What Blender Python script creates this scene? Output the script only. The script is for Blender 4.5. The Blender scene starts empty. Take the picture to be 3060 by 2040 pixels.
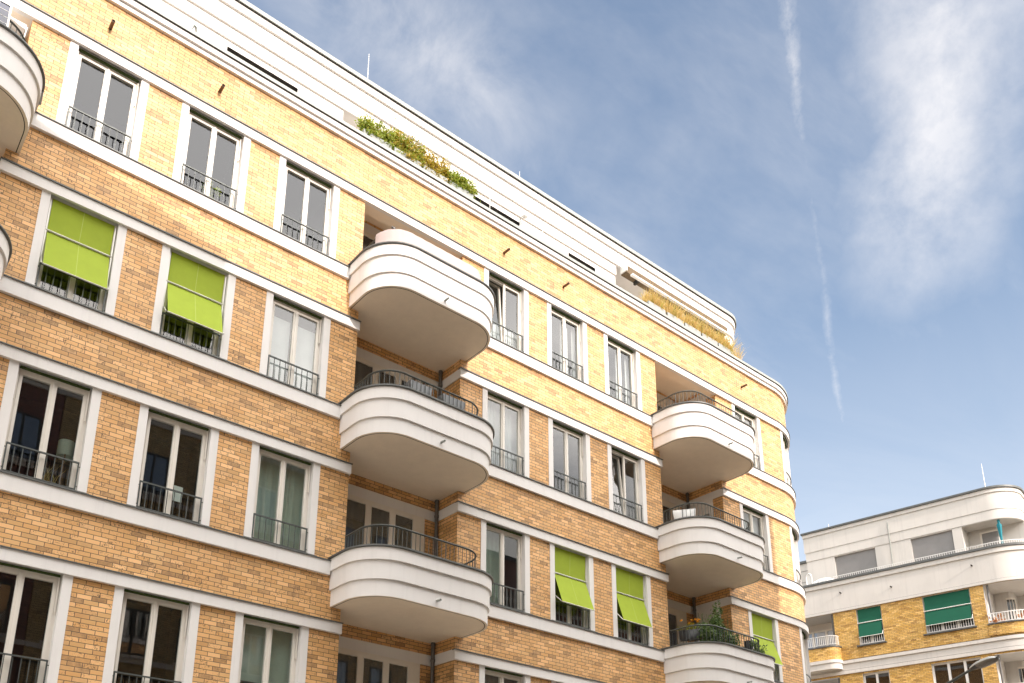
import bpy, math, random
from mathutils import Vector, Matrix
random.seed(7)
PI = math.pi
scene = bpy.context.scene
COL = scene.collection
# ------------------------------------------------------------------ camera (upright, shifted lens)
YAW, PIT, ROL, FPX, DCAM, CX, CY = 0.6433100376, 0.2990135736, 0.0242421233, 2673.508, 15.1162, 1327.289, 1857.815
W0 = 3060.0
fwd = Vector((math.sin(YAW)*math.cos(PIT), math.cos(YAW)*math.cos(PIT), math.sin(PIT)))
r0 = Vector((math.cos(YAW), -math.sin(YAW), 0)); u0 = r0.cross(fwd)
rt = r0*math.cos(ROL) + u0*math.sin(ROL); up = u0*math.cos(ROL) - r0*math.sin(ROL)
CAM = Vector((0, -DCAM, 1.6))
def ray(x, y): return (rt*((x-CX)/FPX) + up*((CY-y)/FPX) + fwd).normalized()
cam = bpy.data.cameras.new('camera'); co = bpy.data.objects.new('camera', cam); COL.objects.link(co)
M = Matrix((rt, up, -fwd)).transposed().to_4x4(); M.translation = CAM; co.matrix_world = M
cam.sensor_width = 36; cam.lens = FPX/W0*36
cam.shift_x = (W0/2-CX)/W0; cam.shift_y = (CY-1020)/W0
cam.clip_start = .05; cam.clip_end = 5000
scene.camera = co
# ------------------------------------------------------------------ materials
def new_mat(name):
    m = bpy.data.materials.new(name); m.use_nodes = True
    nt = m.node_tree; b = nt.nodes['Principled BSDF']; return m, nt, b
def N(nt, t, **k):
    n = nt.nodes.new(t)
    for a, v in k.items():
        if a.startswith('i_'):
            key = a[2:]; key = int(key) if key.isdigit() else key
            n.inputs[key].default_value = v
        else: setattr(n, a, v)
    return n
def math_(nt, op, a, b=None, c=None, clamp=False):
    n = nt.nodes.new('ShaderNodeMath'); n.operation = op; n.use_clamp = clamp
    for i, v in enumerate((a, b, c)):
        if v is None: continue
        if isinstance(v, (int, float)): n.inputs[i].default_value = v
        else: nt.links.new(v, n.inputs[i])
    return n.outputs[0]
def mixc(nt, f, a, b, mode='MIX'):
    n = nt.nodes.new('ShaderNodeMix'); n.data_type = 'RGBA'; n.blend_type = mode
    for i, v in ((0, f), (6, a), (7, b)):
        if isinstance(v, (int, float)): n.inputs[i].default_value = v
        elif isinstance(v, tuple): n.inputs[i].default_value = v if len(v) == 4 else v+(1,)
        else: nt.links.new(v, n.inputs[i])
    return n.outputs[2]
def plain(name, col, rough=.7, var=.08, scale=3., metal=0., bump=0., trans=0., fine=60., streak=0.):
    """paint, plaster, metal or cloth with uneven tone and a fine grain"""
    m, nt, b = new_mat(name); L = nt.links
    g = N(nt, 'ShaderNodeNewGeometry'); 
    n1 = N(nt, 'ShaderNodeTexNoise', i_Scale=scale, i_Detail=6., i_Roughness=.6); L.new(g.outputs['Position'], n1.inputs['Vector'])
    n2 = N(nt, 'ShaderNodeTexNoise', i_Scale=fine, i_Detail=3.); L.new(g.outputs['Position'], n2.inputs['Vector'])
    f = math_(nt, 'ADD', math_(nt, 'MULTIPLY', n1.outputs[0], .7), math_(nt, 'MULTIPLY', n2.outputs[0], .3))
    f = math_(nt, 'MULTIPLY_ADD', math_(nt, 'SUBTRACT', f, .5), 2.5, .5, clamp=True)
    c = mixc(nt, f, tuple(v*(1-var) for v in col), tuple(min(1, v*(1+var*.6)) for v in col))
    if streak:
        mp = N(nt, 'ShaderNodeMapping'); mp.inputs['Scale'].default_value = (7, 7, .35); L.new(g.outputs['Position'], mp.inputs[0])
        n3 = N(nt, 'ShaderNodeTexNoise', i_Scale=1., i_Detail=5., i_Roughness=.65); L.new(mp.outputs[0], n3.inputs['Vector'])
        s = math_(nt, 'MULTIPLY', math_(nt, 'MULTIPLY_ADD', n3.outputs[0], 4., -2.1, clamp=True), streak)
        c = mixc(nt, s, c, tuple(v*.62 for v in col))
    L.new(c, b.inputs['Base Color'])
    b.inputs['Roughness'].default_value = rough; b.inputs['Metallic'].default_value = metal
    if bump:
        bp = N(nt, 'ShaderNodeBump', i_Strength=bump, i_Distance=.004); L.new(n2.outputs[0], bp.inputs['Height']); L.new(bp.outputs[0], b.inputs['Normal'])
    if trans:
        t = N(nt, 'ShaderNodeBsdfTranslucent'); L.new(c, t.inputs[0]); mx = N(nt, 'ShaderNodeMixShader', i_0=trans)
        L.new(b.outputs[0], mx.inputs[1]); L.new(t.outputs[0], mx.inputs[2]); L.new(mx.outputs[0], nt.nodes['Material Output'].inputs[0])
    return m
def brick(name, base, light, dark, mortar, bw=.25, bh=.0835, marks=1., shift=.5, darkp=.09):
    """running bond from the UV map, which is in metres; every brick has its own tone, some are fired dark, some scarred"""
    m, nt, b = new_mat(name); L = nt.links
    uv = N(nt, 'ShaderNodeUVMap'); sp = N(nt, 'ShaderNodeSeparateXYZ'); L.new(uv.outputs[0], sp.inputs[0])
    v = math_(nt, 'DIVIDE', sp.outputs[1], bh); row = math_(nt, 'FLOOR', v); fv = math_(nt, 'FRACT', v)
    wn0 = N(nt, 'ShaderNodeTexWhiteNoise', noise_dimensions='1D'); L.new(row, wn0.inputs['W'])
    off = math_(nt, 'ADD', math_(nt, 'MULTIPLY', math_(nt, 'MODULO', row, 2.), shift), math_(nt, 'MULTIPLY', wn0.outputs[0], .07))
    u = math_(nt, 'ADD', math_(nt, 'DIVIDE', sp.outputs[0], bw), off); cl = math_(nt, 'FLOOR', u); fu = math_(nt, 'FRACT', u)
    cb = N(nt, 'ShaderNodeCombineXYZ'); L.new(cl, cb.inputs[0]); L.new(row, cb.inputs[1])
    wn = N(nt, 'ShaderNodeTexWhiteNoise', noise_dimensions='2D'); L.new(cb.outputs[0], wn.inputs['Vector'])
    sc = N(nt, 'ShaderNodeSeparateColor'); L.new(wn.outputs['Color'], sc.inputs[0]); R, G, B = sc.outputs[0], sc.outputs[1], sc.outputs[2]
    # mortar mask
    eu = math_(nt, 'MULTIPLY', math_(nt, 'MINIMUM', fu, math_(nt, 'SUBTRACT', 1., fu)), bw)
    ev = math_(nt, 'MULTIPLY', math_(nt, 'MINIMUM', fv, math_(nt, 'SUBTRACT', 1., fv)), bh)
    n0 = N(nt, 'ShaderNodeTexNoise', i_Scale=45., i_Detail=2.); L.new(uv.outputs[0], n0.inputs['Vector'])
    e = math_(nt, 'ADD', math_(nt, 'MINIMUM', eu, ev), math_(nt, 'MULTIPLY', math_(nt, 'SUBTRACT', n0.outputs[0], .5), .003))
    mask = math_(nt, 'MULTIPLY_ADD', e, 1/.0022, -.0040/.0022, clamp=True)
    # tones
    tone = mixc(nt, math_(nt, 'POWER', R, 1.3), base, light)
    n1 = N(nt, 'ShaderNodeTexNoise', i_Scale=9., i_Detail=4., i_Roughness=.6); L.new(uv.outputs[0], n1.inputs['Vector'])
    f1 = math_(nt, 'MULTIPLY_ADD', n1.outputs[0], 3., -1.1, clamp=True)
    isd = math_(nt, 'LESS_THAN', G, darkp)
    semi = math_(nt, 'MULTIPLY', math_(nt, 'LESS_THAN', G, darkp*2.6), .38)
    df = math_(nt, 'MULTIPLY', math_(nt, 'MAXIMUM', math_(nt, 'MULTIPLY', isd, .95), semi), math_(nt, 'MULTIPLY_ADD', f1, .6, .45))
    tone = mixc(nt, df, tone, dark)
    # olive / orange drift on some bricks
    tone = mixc(nt, math_(nt, 'MULTIPLY', math_(nt, 'GREATER_THAN', B, .86), .35), tone, (base[0]*.75, base[1]*.85, base[2]*.9))
    # scar marks: stretched wave bits on every third brick
    mp = N(nt, 'ShaderNodeMapping'); mp.inputs['Scale'].default_value = (34, 24, 1); L.new(uv.outputs[0], mp.inputs[0])
    n2 = N(nt, 'ShaderNodeTexNoise', i_Scale=1., i_Detail=3., i_Roughness=.55, i_Distortion=1.2); L.new(mp.outputs[0], n2.inputs['Vector'])
    n3 = N(nt, 'ShaderNodeTexNoise', i_Scale=5., i_Detail=2.); L.new(uv.outputs[0], n3.inputs['Vector'])
    mk = math_(nt, 'MULTIPLY', math_(nt, 'MULTIPLY_ADD', n2.outputs[0], 12., -6.5, clamp=True), math_(nt, 'LESS_THAN', B, .48))
    mk = math_(nt, 'MULTIPLY', mk, math_(nt, 'MULTIPLY_ADD', n3.outputs[0], 6., -2.3, clamp=True))
    tone = mixc(nt, math_(nt, 'MULTIPLY', mk, 1.*marks), tone, tuple(x*.55 for x in dark))
    n4 = N(nt, 'ShaderNodeTexNoise', i_Scale=.55, i_Detail=5., i_Roughness=.6); L.new(uv.outputs[0], n4.inputs['Vector'])
    tone = mixc(nt, math_(nt, 'MULTIPLY_ADD', n4.outputs[0], 1.2, -.45, clamp=True), tone, tuple(x*.80 for x in base))
    col = mixc(nt, mask, mortar, tone)
    L.new(col, b.inputs['Base Color']); b.inputs['Roughness'].default_value = .62
    h = math_(nt, 'ADD', mask, math_(nt, 'MULTIPLY', n0.outputs[0], .15))
    bp = N(nt, 'ShaderNodeBump', i_Strength=.55, i_Distance=.006); L.new(h, bp.inputs['Height']); L.new(bp.outputs[0], b.inputs['Normal'])
    return m
def glass(name, tint=(.86, .9, .9), ior=1.88, wav=.002):
    m, nt, b = new_mat(name); L = nt.links; nt.nodes.remove(b)
    g = N(nt, 'ShaderNodeNewGeometry'); n = N(nt, 'ShaderNodeTexNoise', i_Scale=.8, i_Detail=1.); L.new(g.outputs['Position'], n.inputs['Vector'])
    bp = N(nt, 'ShaderNodeBump', i_Strength=1., i_Distance=wav); L.new(n.outputs[0], bp.inputs['Height'])
    fr = N(nt, 'ShaderNodeFresnel'); L.new(math_(nt, 'MULTIPLY_ADD', g.outputs['Backfacing'], 1/ior-ior, ior), fr.inputs['IOR'])
    gl = N(nt, 'ShaderNodeBsdfGlossy', i_Roughness=.006); gl.inputs['Color'].default_value = (1, 1, 1, 1); L.new(bp.outputs[0], gl.inputs['Normal'])
    tr = N(nt, 'ShaderNodeBsdfTransparent'); tr.inputs[0].default_value = tint+(1,)
    mx = N(nt, 'ShaderNodeMixShader'); L.new(fr.outputs[0], mx.inputs[0]); L.new(tr.outputs[0], mx.inputs[1]); L.new(gl.outputs[0], mx.inputs[2])
    L.new(mx.outputs[0], nt.nodes['Material Output'].inputs[0]); return m
def leafy(name, c1, c2, c3, rough=.55, trans=.3, sc=9.):
    m, nt, b = new_mat(name); L = nt.links
    g = N(nt, 'ShaderNodeNewGeometry'); n = N(nt, 'ShaderNodeTexNoise', i_Scale=sc, i_Detail=3.); L.new(g.outputs['Position'], n.inputs['Vector'])
    f = math_(nt, 'MULTIPLY_ADD', n.outputs[0], 3., -1., clamp=True)
    c = mixc(nt, f, c1, c2); c = mixc(nt, math_(nt, 'MULTIPLY', math_(nt, 'GREATER_THAN', g.outputs['Random Per Island'], .7), .8), c, c3)
    L.new(c, b.inputs['Base Color']); b.inputs['Roughness'].default_value = rough
    t = N(nt, 'ShaderNodeBsdfTranslucent'); L.new(c, t.inputs[0]); mx = N(nt, 'ShaderNodeMixShader', i_0=trans)
    L.new(b.outputs[0], mx.inputs[1]); L.new(t.outputs[0], mx.inputs[2]); L.new(mx.outputs[0], nt.nodes['Material Output'].inputs[0]); return m
MT = {
 'brick': brick('tan_clinker', (.68, .372, .136), (.90, .55, .255), (.29, .165, .075), (.085, .06, .042)),
 'brick2': brick('yellow_brick', (.62, .36, .075), (.85, .56, .20), (.30, .15, .04), (.10, .06, .03), darkp=.14),
 'brick3': brick('brown_brick', (.20, .095, .075), (.28, .13, .10), (.10, .05, .04), (.11, .09, .08)),
 'brick4': brick('olive_brick', (.46, .34, .17), (.58, .45, .25), (.24, .16, .08), (.07, .055, .04)),
 'white': plain('white_plaster', (.76, .74, .72), .75, .04, 1.2, bump=.15, streak=.20),
 'white2': plain('weathered_white_plaster', (.63, .605, .565), .8, .08, .9, bump=.2, streak=.35),
 'soffit': plain('bounce_tinted_plaster', (.85, .75, .62), .85, .06, 4., bump=.3, fine=40.),  # warm bounced light put into the colour of white plaster
 'zinc': plain('dark_zinc', (.12, .125, .12), .5, .25, 5., metal=.3),
 'zincl': plain('pale_zinc', (.31, .325, .30), .5, .18, 6., metal=.2),
 'frame': plain('cream_window_paint', (.76, .72, .65), .4, .05, 4.),
 'steel': plain('dark_grey_steel', (.085, .095, .09), .45, .2, 8., metal=.2),
 'gap': plain('dark_joint', (.03, .028, .024), .9, .1),
 'blind': plain('lime_green_blind_cloth', (.41, .53, .04), .8, .07, 5., trans=.25, fine=220.),
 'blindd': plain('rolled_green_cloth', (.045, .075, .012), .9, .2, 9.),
 'blind2': plain('emerald_blind_cloth', (.003, .115, .062), .75, .08, 4., trans=.2),
 'alu': plain('pale_aluminium', (.72, .71, .66), .35, .05, 5., metal=.2),
 'wmetal': plain('white_painted_steel', (.80, .79, .76), .4, .05, 5.),
 'copper': plain('brown_pipe', (.13, .08, .05), .5, .25, 20., metal=.2),
 'pipe': plain('grey_downpipe', (.14, .135, .13), .45, .2, 14., metal=.4),
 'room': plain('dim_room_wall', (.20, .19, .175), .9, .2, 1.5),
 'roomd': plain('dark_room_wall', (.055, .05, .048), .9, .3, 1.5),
 'sheer': plain('pale_curtain', (.72, .74, .72), .9, .06, 6., trans=.3),
 'mint': plain('mint_curtain', (.42, .52, .42), .9, .10, 4., trans=.3),
 'beige': plain('beige_blind', (.42, .40, .35), .9, .08, 4.),
 'shutter': plain('grey_roller_shutter', (.24, .235, .23), .6, .08, 3.),
 'screen': plain('pale_pink_cloth', (.66, .56, .54), .85, .07, 5., trans=.25, bump=.4),
 'cloth': plain('white_cloth', (.80, .80, .78), .85, .05, 8., trans=.15),
 'planter': plain('galvanised_planter', (.30, .32, .31), .55, .12, 6., metal=.1),
 'planterd': plain('slate_grey_planter', (.12, .125, .13), .6, .2, 9.),
 'black': plain('black_plastic', (.02, .02, .022), .5, .2, 9.),
 'plastic': plain('white_plastic', (.75, .75, .73), .4, .05, 9.),
 'lampgrey': plain('lamp_housing', (.52, .54, .51), .45, .12, 12., metal=.1),
 'lampglass': plain('lamp_diffuser', (.26, .23, .19), .2, .3, 20.),
 'teal': plain('teal_parasol_cloth', (.012, .20, .25), .8, .12, 9.),
 'shade': plain('sage_lamp_shade', (.36, .44, .36), .9, .05, 9., trans=.3),
 'paper': plain('white_paper', (.72, .80, .74), .9, .03, 9.),
 'solar': plain('solar_cells', (.03, .035, .07), .25, .2, 12.),
 'reedshade': plain('reed_and_shade_brown', (.15, .105, .06), .9, .35, 14., fine=90.),  # reeds and the shade on the cassette put into one dark brown
 'seam': plain('pale_green_seam', (.55, .66, .16), .8, .05),
 'red': plain('red_cloth', (.6, .03, .06), .7, .1, 9.),
 'soil': plain('soil', (.05, .035, .025), .95, .2, 20.),
 'wood': plain('brown_wood', (.16, .09, .05), .7, .2, 9.),
 'asphalt': plain('asphalt', (.14, .135, .125), .85, .2, 3., bump=.5),
 'paving': plain('paving', (.56, .51, .43), .85, .15, 2., bump=.3),
 'roof': plain('roof_gravel', (.22, .21, .20), .9, .2, 8.),
 'tiles': plain('slate_roof', (.07, .07, .075), .6, .2, 8.),
 'green': leafy('green_leaves', (.17, .25, .02), (.36, .43, .05), (.48, .43, .08)),
 'yellow': leafy('yellowing_leaves', (.42, .30, .035), (.60, .42, .06), (.28, .30, .04)),
 'golden': leafy('golden_grass', (.64, .45, .15), (.78, .58, .24), (.46, .44, .10), trans=.35, sc=4.),
 'tomato': leafy('dark_green_leaves', (.05, .10, .03), (.12, .20, .05), (.22, .28, .09)),
 'dry': leafy('dry_leaves', (.16, .09, .05), (.26, .12, .08), (.14, .20, .06)),
 'orange': leafy('orange_flowers', (.75, .30, .01), (.85, .45, .02), (.8, .36, .02)),
 'pampas': leafy('orange_plant', (.62, .26, .10), (.72, .40, .2), (.45, .25, .12)),
 'glass': glass('window_glass'),
 'glass2': glass('far_window_glass', (.7, .72, .72), 1.8),
 'glassb': glass('blue_reflecting_glass', (.3, .35, .45), 3.2),
}
# ------------------------------------------------------------------ mesh helpers
class Path:
    def __init__(s, p0, T, s1, R, ang):
        s.p0, s.T, s.s1, s.R, s.ang = Vector(p0), Vector(T), s1, R, ang
        s.N = Vector((s.T.y, -s.T.x)); s.L = R*ang
    def __call__(s, u, y, z):
        o = -y
        if u <= s.s1: p = s.p0 + s.T*u + s.N*o
        else:
            c = s.p0 + s.T*s.s1 - s.N*s.R; th = min((u-s.s1)/s.R, s.ang)
            n = s.N*math.cos(th) + s.T*math.sin(th); p = c + n*(s.R+o)
            if u > s.s1+s.L: p = p + (s.T*math.cos(th) - s.N*math.sin(th))*(u-s.s1-s.L)
        return (p.x, p.y, z)
PM = Path((0, 0), (1, 0), 25.3, 2.6, PI/2)
class Flat:
    def __call__(s, u, y, z): return (u, y, z)
FL = Flat()
class MB:
    def __init__(s, m=FL): s.v, s.f, s.uv, s.m = [], [], [], m
    def quad(s, pts, uv=None):
        i = len(s.v); s.v += [tuple(p) for p in pts]; s.f.append(tuple(range(i, i+len(pts))))
        s.uv.append(uv or [(p[0]+p[1], p[2]) for p in pts]); return s
    def grid(s, pts, uvs=None):      # pts[i][j] shared vertices
        i0 = len(s.v); n, k = len(pts), len(pts[0])
        for r in pts: s.v += [tuple(p) for p in r]
        for i in range(n-1):
            for j in range(k-1):
                s.f.append((i0+i*k+j, i0+(i+1)*k+j, i0+(i+1)*k+j+1, i0+i*k+j+1))
                s.uv.append([uvs[i][j], uvs[i+1][j], uvs[i+1][j+1], uvs[i][j+1]] if uvs else [(0, 0)]*4)
        return s
    def seg(s, a, b):
        m = s.m
        if isinstance(m, Path) and b > m.s1-.01 and a < m.s1+m.L+.01:
            bp = [a]; x = max(a, m.s1)
            if x > a: bp.append(x)
            e = min(b, m.s1+m.L); n = max(1, int((e-x)/.11))
            bp += [x+(e-x)*(i+1)/n for i in range(n)]
            if b > e+1e-6: bp.append(b)
            return bp
        return [a, b]
    def box(s, a, b, y0, y1, z0, z1, caps=True):
        us = s.seg(a, b); m = s.m
        for (ya, za, yb, zb) in ((y0, z0, y0, z1), (y1, z1, y1, z0), (y0, z1, y1, z1), (y1, z0, y0, z0)):
            s.grid([[m(u, ya, za), m(u, yb, zb)] for u in us], [[(u, za), (u, zb if zb != za else za+abs(yb-ya))] for u in us])
        if caps:
            for u in (a, b):
                s.quad([m(u, y0, z0), m(u, y1, z0), m(u, y1, z1), m(u, y0, z1)], [(u+y0, z0), (u+y1, z0), (u+y1, z1), (u+y0, z1)])
        return s
    def rect(s, a, b, y, z0, z1):
        us = s.seg(a, b); s.grid([[s.m(u, y, z0), s.m(u, y, z1)] for u in us], [[(u, z0), (u, z1)] for u in us]); return s
    def obox(s, c, h, R):           # oriented box: centre, half sizes, 3 axes
        P = {}
        for i in (-1, 1):
            for j in (-1, 1):
                for k in (-1, 1): P[i, j, k] = Vector(c)+R[0]*h[0]*i+R[1]*h[1]*j+R[2]*h[2]*k
        for q in (((-1,-1,-1),(1,-1,-1),(1,-1,1),(-1,-1,1)), ((-1,1,-1),(-1,1,1),(1,1,1),(1,1,-1)), ((-1,-1,-1),(-1,-1,1),(-1,1,1),(-1,1,-1)),
                  ((1,-1,-1),(1,1,-1),(1,1,1),(1,-1,1)), ((-1,-1,1),(1,-1,1),(1,1,1),(-1,1,1)), ((-1,-1,-1),(-1,1,-1),(1,1,-1),(1,-1,-1))):
            s.quad([P[k] for k in q])
        return s
    def tube(s, pts, r, n=6, cap=True, radii=None):
        pts = [Vector(p) for p in pts]; rings = []
        for i, p in enumerate(pts):
            a = pts[max(i-1, 0)]; b = pts[min(i+1, len(pts)-1)]; t = (b-a).normalized()
            x = t.cross(Vector((0, 0, 1))); x = x if x.length > .05 else t.cross(Vector((1, 0, 0))); x.normalize(); y = t.cross(x)
            rr = radii[i] if radii else r
            rings.append([p + (x*math.cos(2*PI*k/n)+y*math.sin(2*PI*k/n))*rr for k in range(n+1)])
        s.grid(rings)
        if cap: s.quad(rings[0][:n]); s.quad(rings[-1][:n])
        return s
    def build(s, name, mat, parent=None):
        me = bpy.data.meshes.new(name); me.from_pydata(s.v, [], s.f); ul = me.uv_layers.new(name='UVMap')
        k = 0; d = ul.data
        for uvs in s.uv:
            for q in uvs: d[k].uv = q; k += 1
        me.polygons.foreach_set('use_smooth', [True]*len(me.polygons)); me.update()
        me.materials.append(MT[mat] if isinstance(mat, str) else mat)
        o = bpy.data.objects.new(name, me); COL.objects.link(o)
        if parent: o.parent = parent
        return o
def tag(o, label=None, cat=None, group=None, kind=None):
    if label: o['label'] = label
    if cat: o['category'] = cat
    if group: o['group'] = group
    if kind: o['kind'] = kind
    return o
def empty(name, label, cat, group=None):
    o = bpy.data.objects.new(name, None); COL.objects.link(o); o.empty_display_size = .2; return tag(o, label, cat, group)
def foliage(mb, c, h, n, size, rnd, hang=0., upright=.3):
    """leaf-size quads scattered through an uneven box-shaped volume"""
    cl = [(rnd.uniform(-1, 1), rnd.uniform(-1, 1), rnd.uniform(-.9, 1), rnd.uniform(.16, .38)) for _ in range(max(6, int(n/30)))]
    for i in range(n):
        a = rnd.choice(cl); 
        d = Vector((rnd.gauss(0, 1), rnd.gauss(0, 1), rnd.gauss(0, 1)))*a[3]*.6
        p = Vector(c)+Vector(((a[0]+d.x)*h[0], (a[1]+d.y)*h[1], (a[2]*(1 if a[2] < 0 else rnd.uniform(.5, 1.1))+d.z)*h[2]))
        s_ = size*rnd.uniform(.5, 1.4)
        ax = Vector((rnd.gauss(0, 1), rnd.gauss(0, 1), rnd.gauss(upright, .7)-hang)).normalized(); bx = ax.cross(Vector((rnd.gauss(0, 1), rnd.gauss(0, 1), rnd.gauss(0, 1)))).normalized()
        mb.quad([p-ax*s_, p+bx*s_*.42, p+ax*s_, p-bx*s_*.42])
def blades(mb, c, h, n, rnd, w=.006, lean=.35, hh=(.6, 1.)):
    for i in range(n):
        p = Vector((c[0]+rnd.uniform(-h[0], h[0]), c[1]+rnd.uniform(-h[1], h[1]), c[2])); L = h[2]*rnd.uniform(*hh)
        dr = Vector((rnd.gauss(0, lean), rnd.gauss(-.08, lean), 0)); q = p+Vector((0, 0, L*.55))+dr*L*.3; e = p+Vector((0, 0, L))+dr*L*.95
        sd = Vector((rnd.gauss(0, 1), rnd.gauss(0, 1), 0)).normalized()*w*rnd.uniform(.6, 1.5)
        mb.grid([[p-sd, p+sd], [q-sd*.9, q+sd*.9], [e-sd*.2, e+sd*.2]])
# ------------------------------------------------------------------ main building
B1 = empty('apartment_building', 'long tan brick apartment building with white bands, rounded balconies and lime green blinds', 'building')
HEAD = [17.265, 13.712, 10.165, 6.614]; SILL = [15.245, 11.691, 8.123, 4.573]
BOT = [14.235, 10.690, 7.147, 3.600]
PER = 10.363
WU = [1.969, 4.213, 6.458, 12.343, 14.573, 16.812, 22.838, 25.60]; WW = 1.545; JL, JR = .157, .158
REC = [(8.700-PER, 11.640-PER, .83), (8.700, 11.640, .83), (19.062, 21.995, 1.37)]
CXB = [10.153-PER, 10.153, 10.153+PER]
UEND = 42.0
# brick wall with its openings
def wall(path, name, mat, u0, u1, z0, z1, openings, parent, y=0., bw=None):
    us = {u0, u1}; zs = {z0, z1}
    for a, b, c, d in openings: us |= {a, b}; zs |= {c, d}
    us = sorted(x for x in us if u0 <= x <= u1); zs = sorted(x for x in zs if z0 <= x <= z1); mb = MB(path)
    for i in range(len(us)-1):
        run = None; cu = (us[i]+us[i+1])/2
        for j in range(len(zs)-1):
            cz = (zs[j]+zs[j+1])/2; op = any(a < cu < b and c < cz < d for a, b, c, d in openings)
            if op:
                if run is not None: mb.rect(us[i], us[i+1], y, run, zs[j]); run = None
            elif run is None: run = zs[j]
        if run is not None: mb.rect(us[i], us[i+1], y, run, zs[-1])
    return mb.build(name, mat, parent)
ops = []
for k, L0 in enumerate(WU):
    for r in range(4): ops.append((L0+.012, L0+WW-.012, SILL[r]-.02, HEAD[r]+.02))
for a, b, d in REC: ops.append((a, b, 3.45, HEAD[0]))
wl = wall(PM, 'brick_wall', 'brick', -2.6, UEND, 0., 18.70, ops, B1)
# string bands: heads and sills, stopped at the loggias below the top floor
def band(name, z0, z1, spans, proud=.07, mat='white'):
    for a, b in spans:
        o = MB(PM).box(a, b, -proud, .03, z0, z1).build(name, mat, B1); MB(PM).box(a-.012, b+.012, -proud-.028, .02, z1, z1+.018).build('flashing', 'zinc', o)
full = [(-2.6, UEND)]
def spans(c):
    xs = [-2.6]; 
    for a, b in c: xs += [a, b]
    xs.append(UEND); return [(xs[i], xs[i+1]) for i in range(0, len(xs), 2) if xs[i+1] > xs[i]]
for r in range(4):
    band('head_band', HEAD[r], HEAD[r]+.215, full if r == 0 else spans([(a+.015, b-.045) for a, b, d in REC]))
    band('sill_band', SILL[r]-.325, SILL[r]-.034, spans([(c-1.79, c+1.79) for c in CXB]))
# the sill bands sit just under the window boards
# cornice
for z0, z1, p in ((18.697, 18.812, .07), (18.812, 18.962, .125)): MB(PM).box(-2.6, UEND, -p, .03, z0, z1).build('cornice', 'white', B1)
MB(PM).box(-2.6, UEND, -.16, .33, 18.966, 19.055).build('parapet_cap', 'zincl', B1)
MB(PM).box(-2.6, UEND, -.15, -.127, 18.950, 18.964).build('drip_edge', 'gap', B1)
MB(PM).rect(-2.6, UEND, .30, 18.6, 18.96).build('parapet_inner_face', 'white2', B1)
# terrace floor and roof
def slab(path, u0, u1, y, z, back, name, mat):
    mb = MB(path); us = mb.seg(u0, u1); mb.grid([[path(u, y, z), (min(path(u, y, z)[0], 24.), back, z)] for u in us]); return mb.build(name, mat, B1)
slab(PM, -2.6, 31.5, .25, 18.62, 9., 'terrace_floor', 'paving')
slab(PM, -2.6, 31.5, 1.5, 22.685, 9., 'roof', 'roof')
MB().rect(-2.6, 27.9, 11.9, 0, 22.9).quad([(-2.6, 0, 0), (-2.6, 11.9, 0), (-2.6, 11.9, 18.7), (-2.6, 0, 18.7)]).quad([(-2.6, 1.6, 18.7), (-2.6, 11.9, 18.7), (-2.6, 11.9, 22.9), (-2.6, 1.6, 22.9)]).build('rear_wall', 'white2', B1)
# --- penthouse
PO = [(5.53, 7.46, 19.25, 21.26), (13.13, 15.04, 19.25, 21.26), (17.11, 18.33, 19.25, 21.26), (8.80, 12.75, 18.6, 21.52), (19.28, 25.13, 18.6, 21.52)]
for ua, ub in ((-2.6, 8.80), (12.75, 19.28), (25.13, UEND)): wall(PM, 'penthouse_wall', 'white', ua, ub, 18.5, 21.45, PO[:3], B1, y=1.61)
for a, b in ((-2.6, 19.28), (25.13, UEND)): MB(PM).box(a, b, 1.555, 1.75, 21.45, 21.82).build('penthouse_fascia', 'white', B1)
for z0, z1, y in ((21.82, 22.33, 1.495), (22.33, 22.55, 1.43)): MB(PM).box(-2.6, UEND, y, 1.9, z0, z1).build('penthouse_fascia', 'white', B1)
MB(PM).box(-2.6, UEND, 1.37, 1.9, 22.568, 22.69).build('roof_edge_cap', 'zincl', B1)
MB(PM).box(-2.6, UEND, 1.40, 1.9, 22.552, 22.566).build('drip_edge', 'gap', B1)
def niche(a, b, d0, d1, z0, z1, path, parent, name='recess', mat='white'):
    mb = MB(path); mb.rect(a, b, d1, z0, z1)
    for u in (a, b): mb.quad([path(u, d0, z0), path(u, d1, z0), path(u, d1, z1), path(u, d0, z1)])
    us = mb.seg(a, b)
    for z in (z0, z1): mb.grid([[path(u, d0, z), path(u, d1, z)] for u in us])
    return mb.build(name, mat, parent)
niche(8.80, 12.75, 1.61, 2.55, 18.63, 21.443, PM, B1, 'terrace_recess')
niche(19.28, 25.13, 1.61, 2.5, 18.63, 21.813, PM, B1, 'terrace_recess')
for a, b, z0, z1 in PO[:3]:
    f = MB(PM)
    f.box(a, a+.06, 1.72, 1.80, z0, z1).box(b-.06, b, 1.72, 1.80, z0, z1).box(a+.06, b-.06, 1.72, 1.80, z1-.10, z1).box(a+.06, b-.06, 1.72, 1.80, z0, z0+.08).box((a+b)/2-.04, (a+b)/2+.04, 1.725, 1.79, z0+.08, z1-.10)
    w = f.build('terrace_window', 'zincl', B1); 
    g = MB(PM); g.rect(a+.06, b-.06, 1.76, z0+.08, z1-.10); g.build('glass_pane', 'glass', w)
    niche(a, b, 1.612, 3.2, z0-.003, z1+.003, PM, w, 'room_lining', 'roomd')
f = MB(PM).box(22.2, 24.4, 2.43, 2.49, 18.7, 21.1); w = f.build('terrace_window', 'frame', B1)
g = MB(PM); [g.rect(22.28+i*1.04, 23.24+i*1.04, 2.425, 18.8, 21.0) for i in range(2)]; g.build('glass_pane', 'glassb', w)
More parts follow.
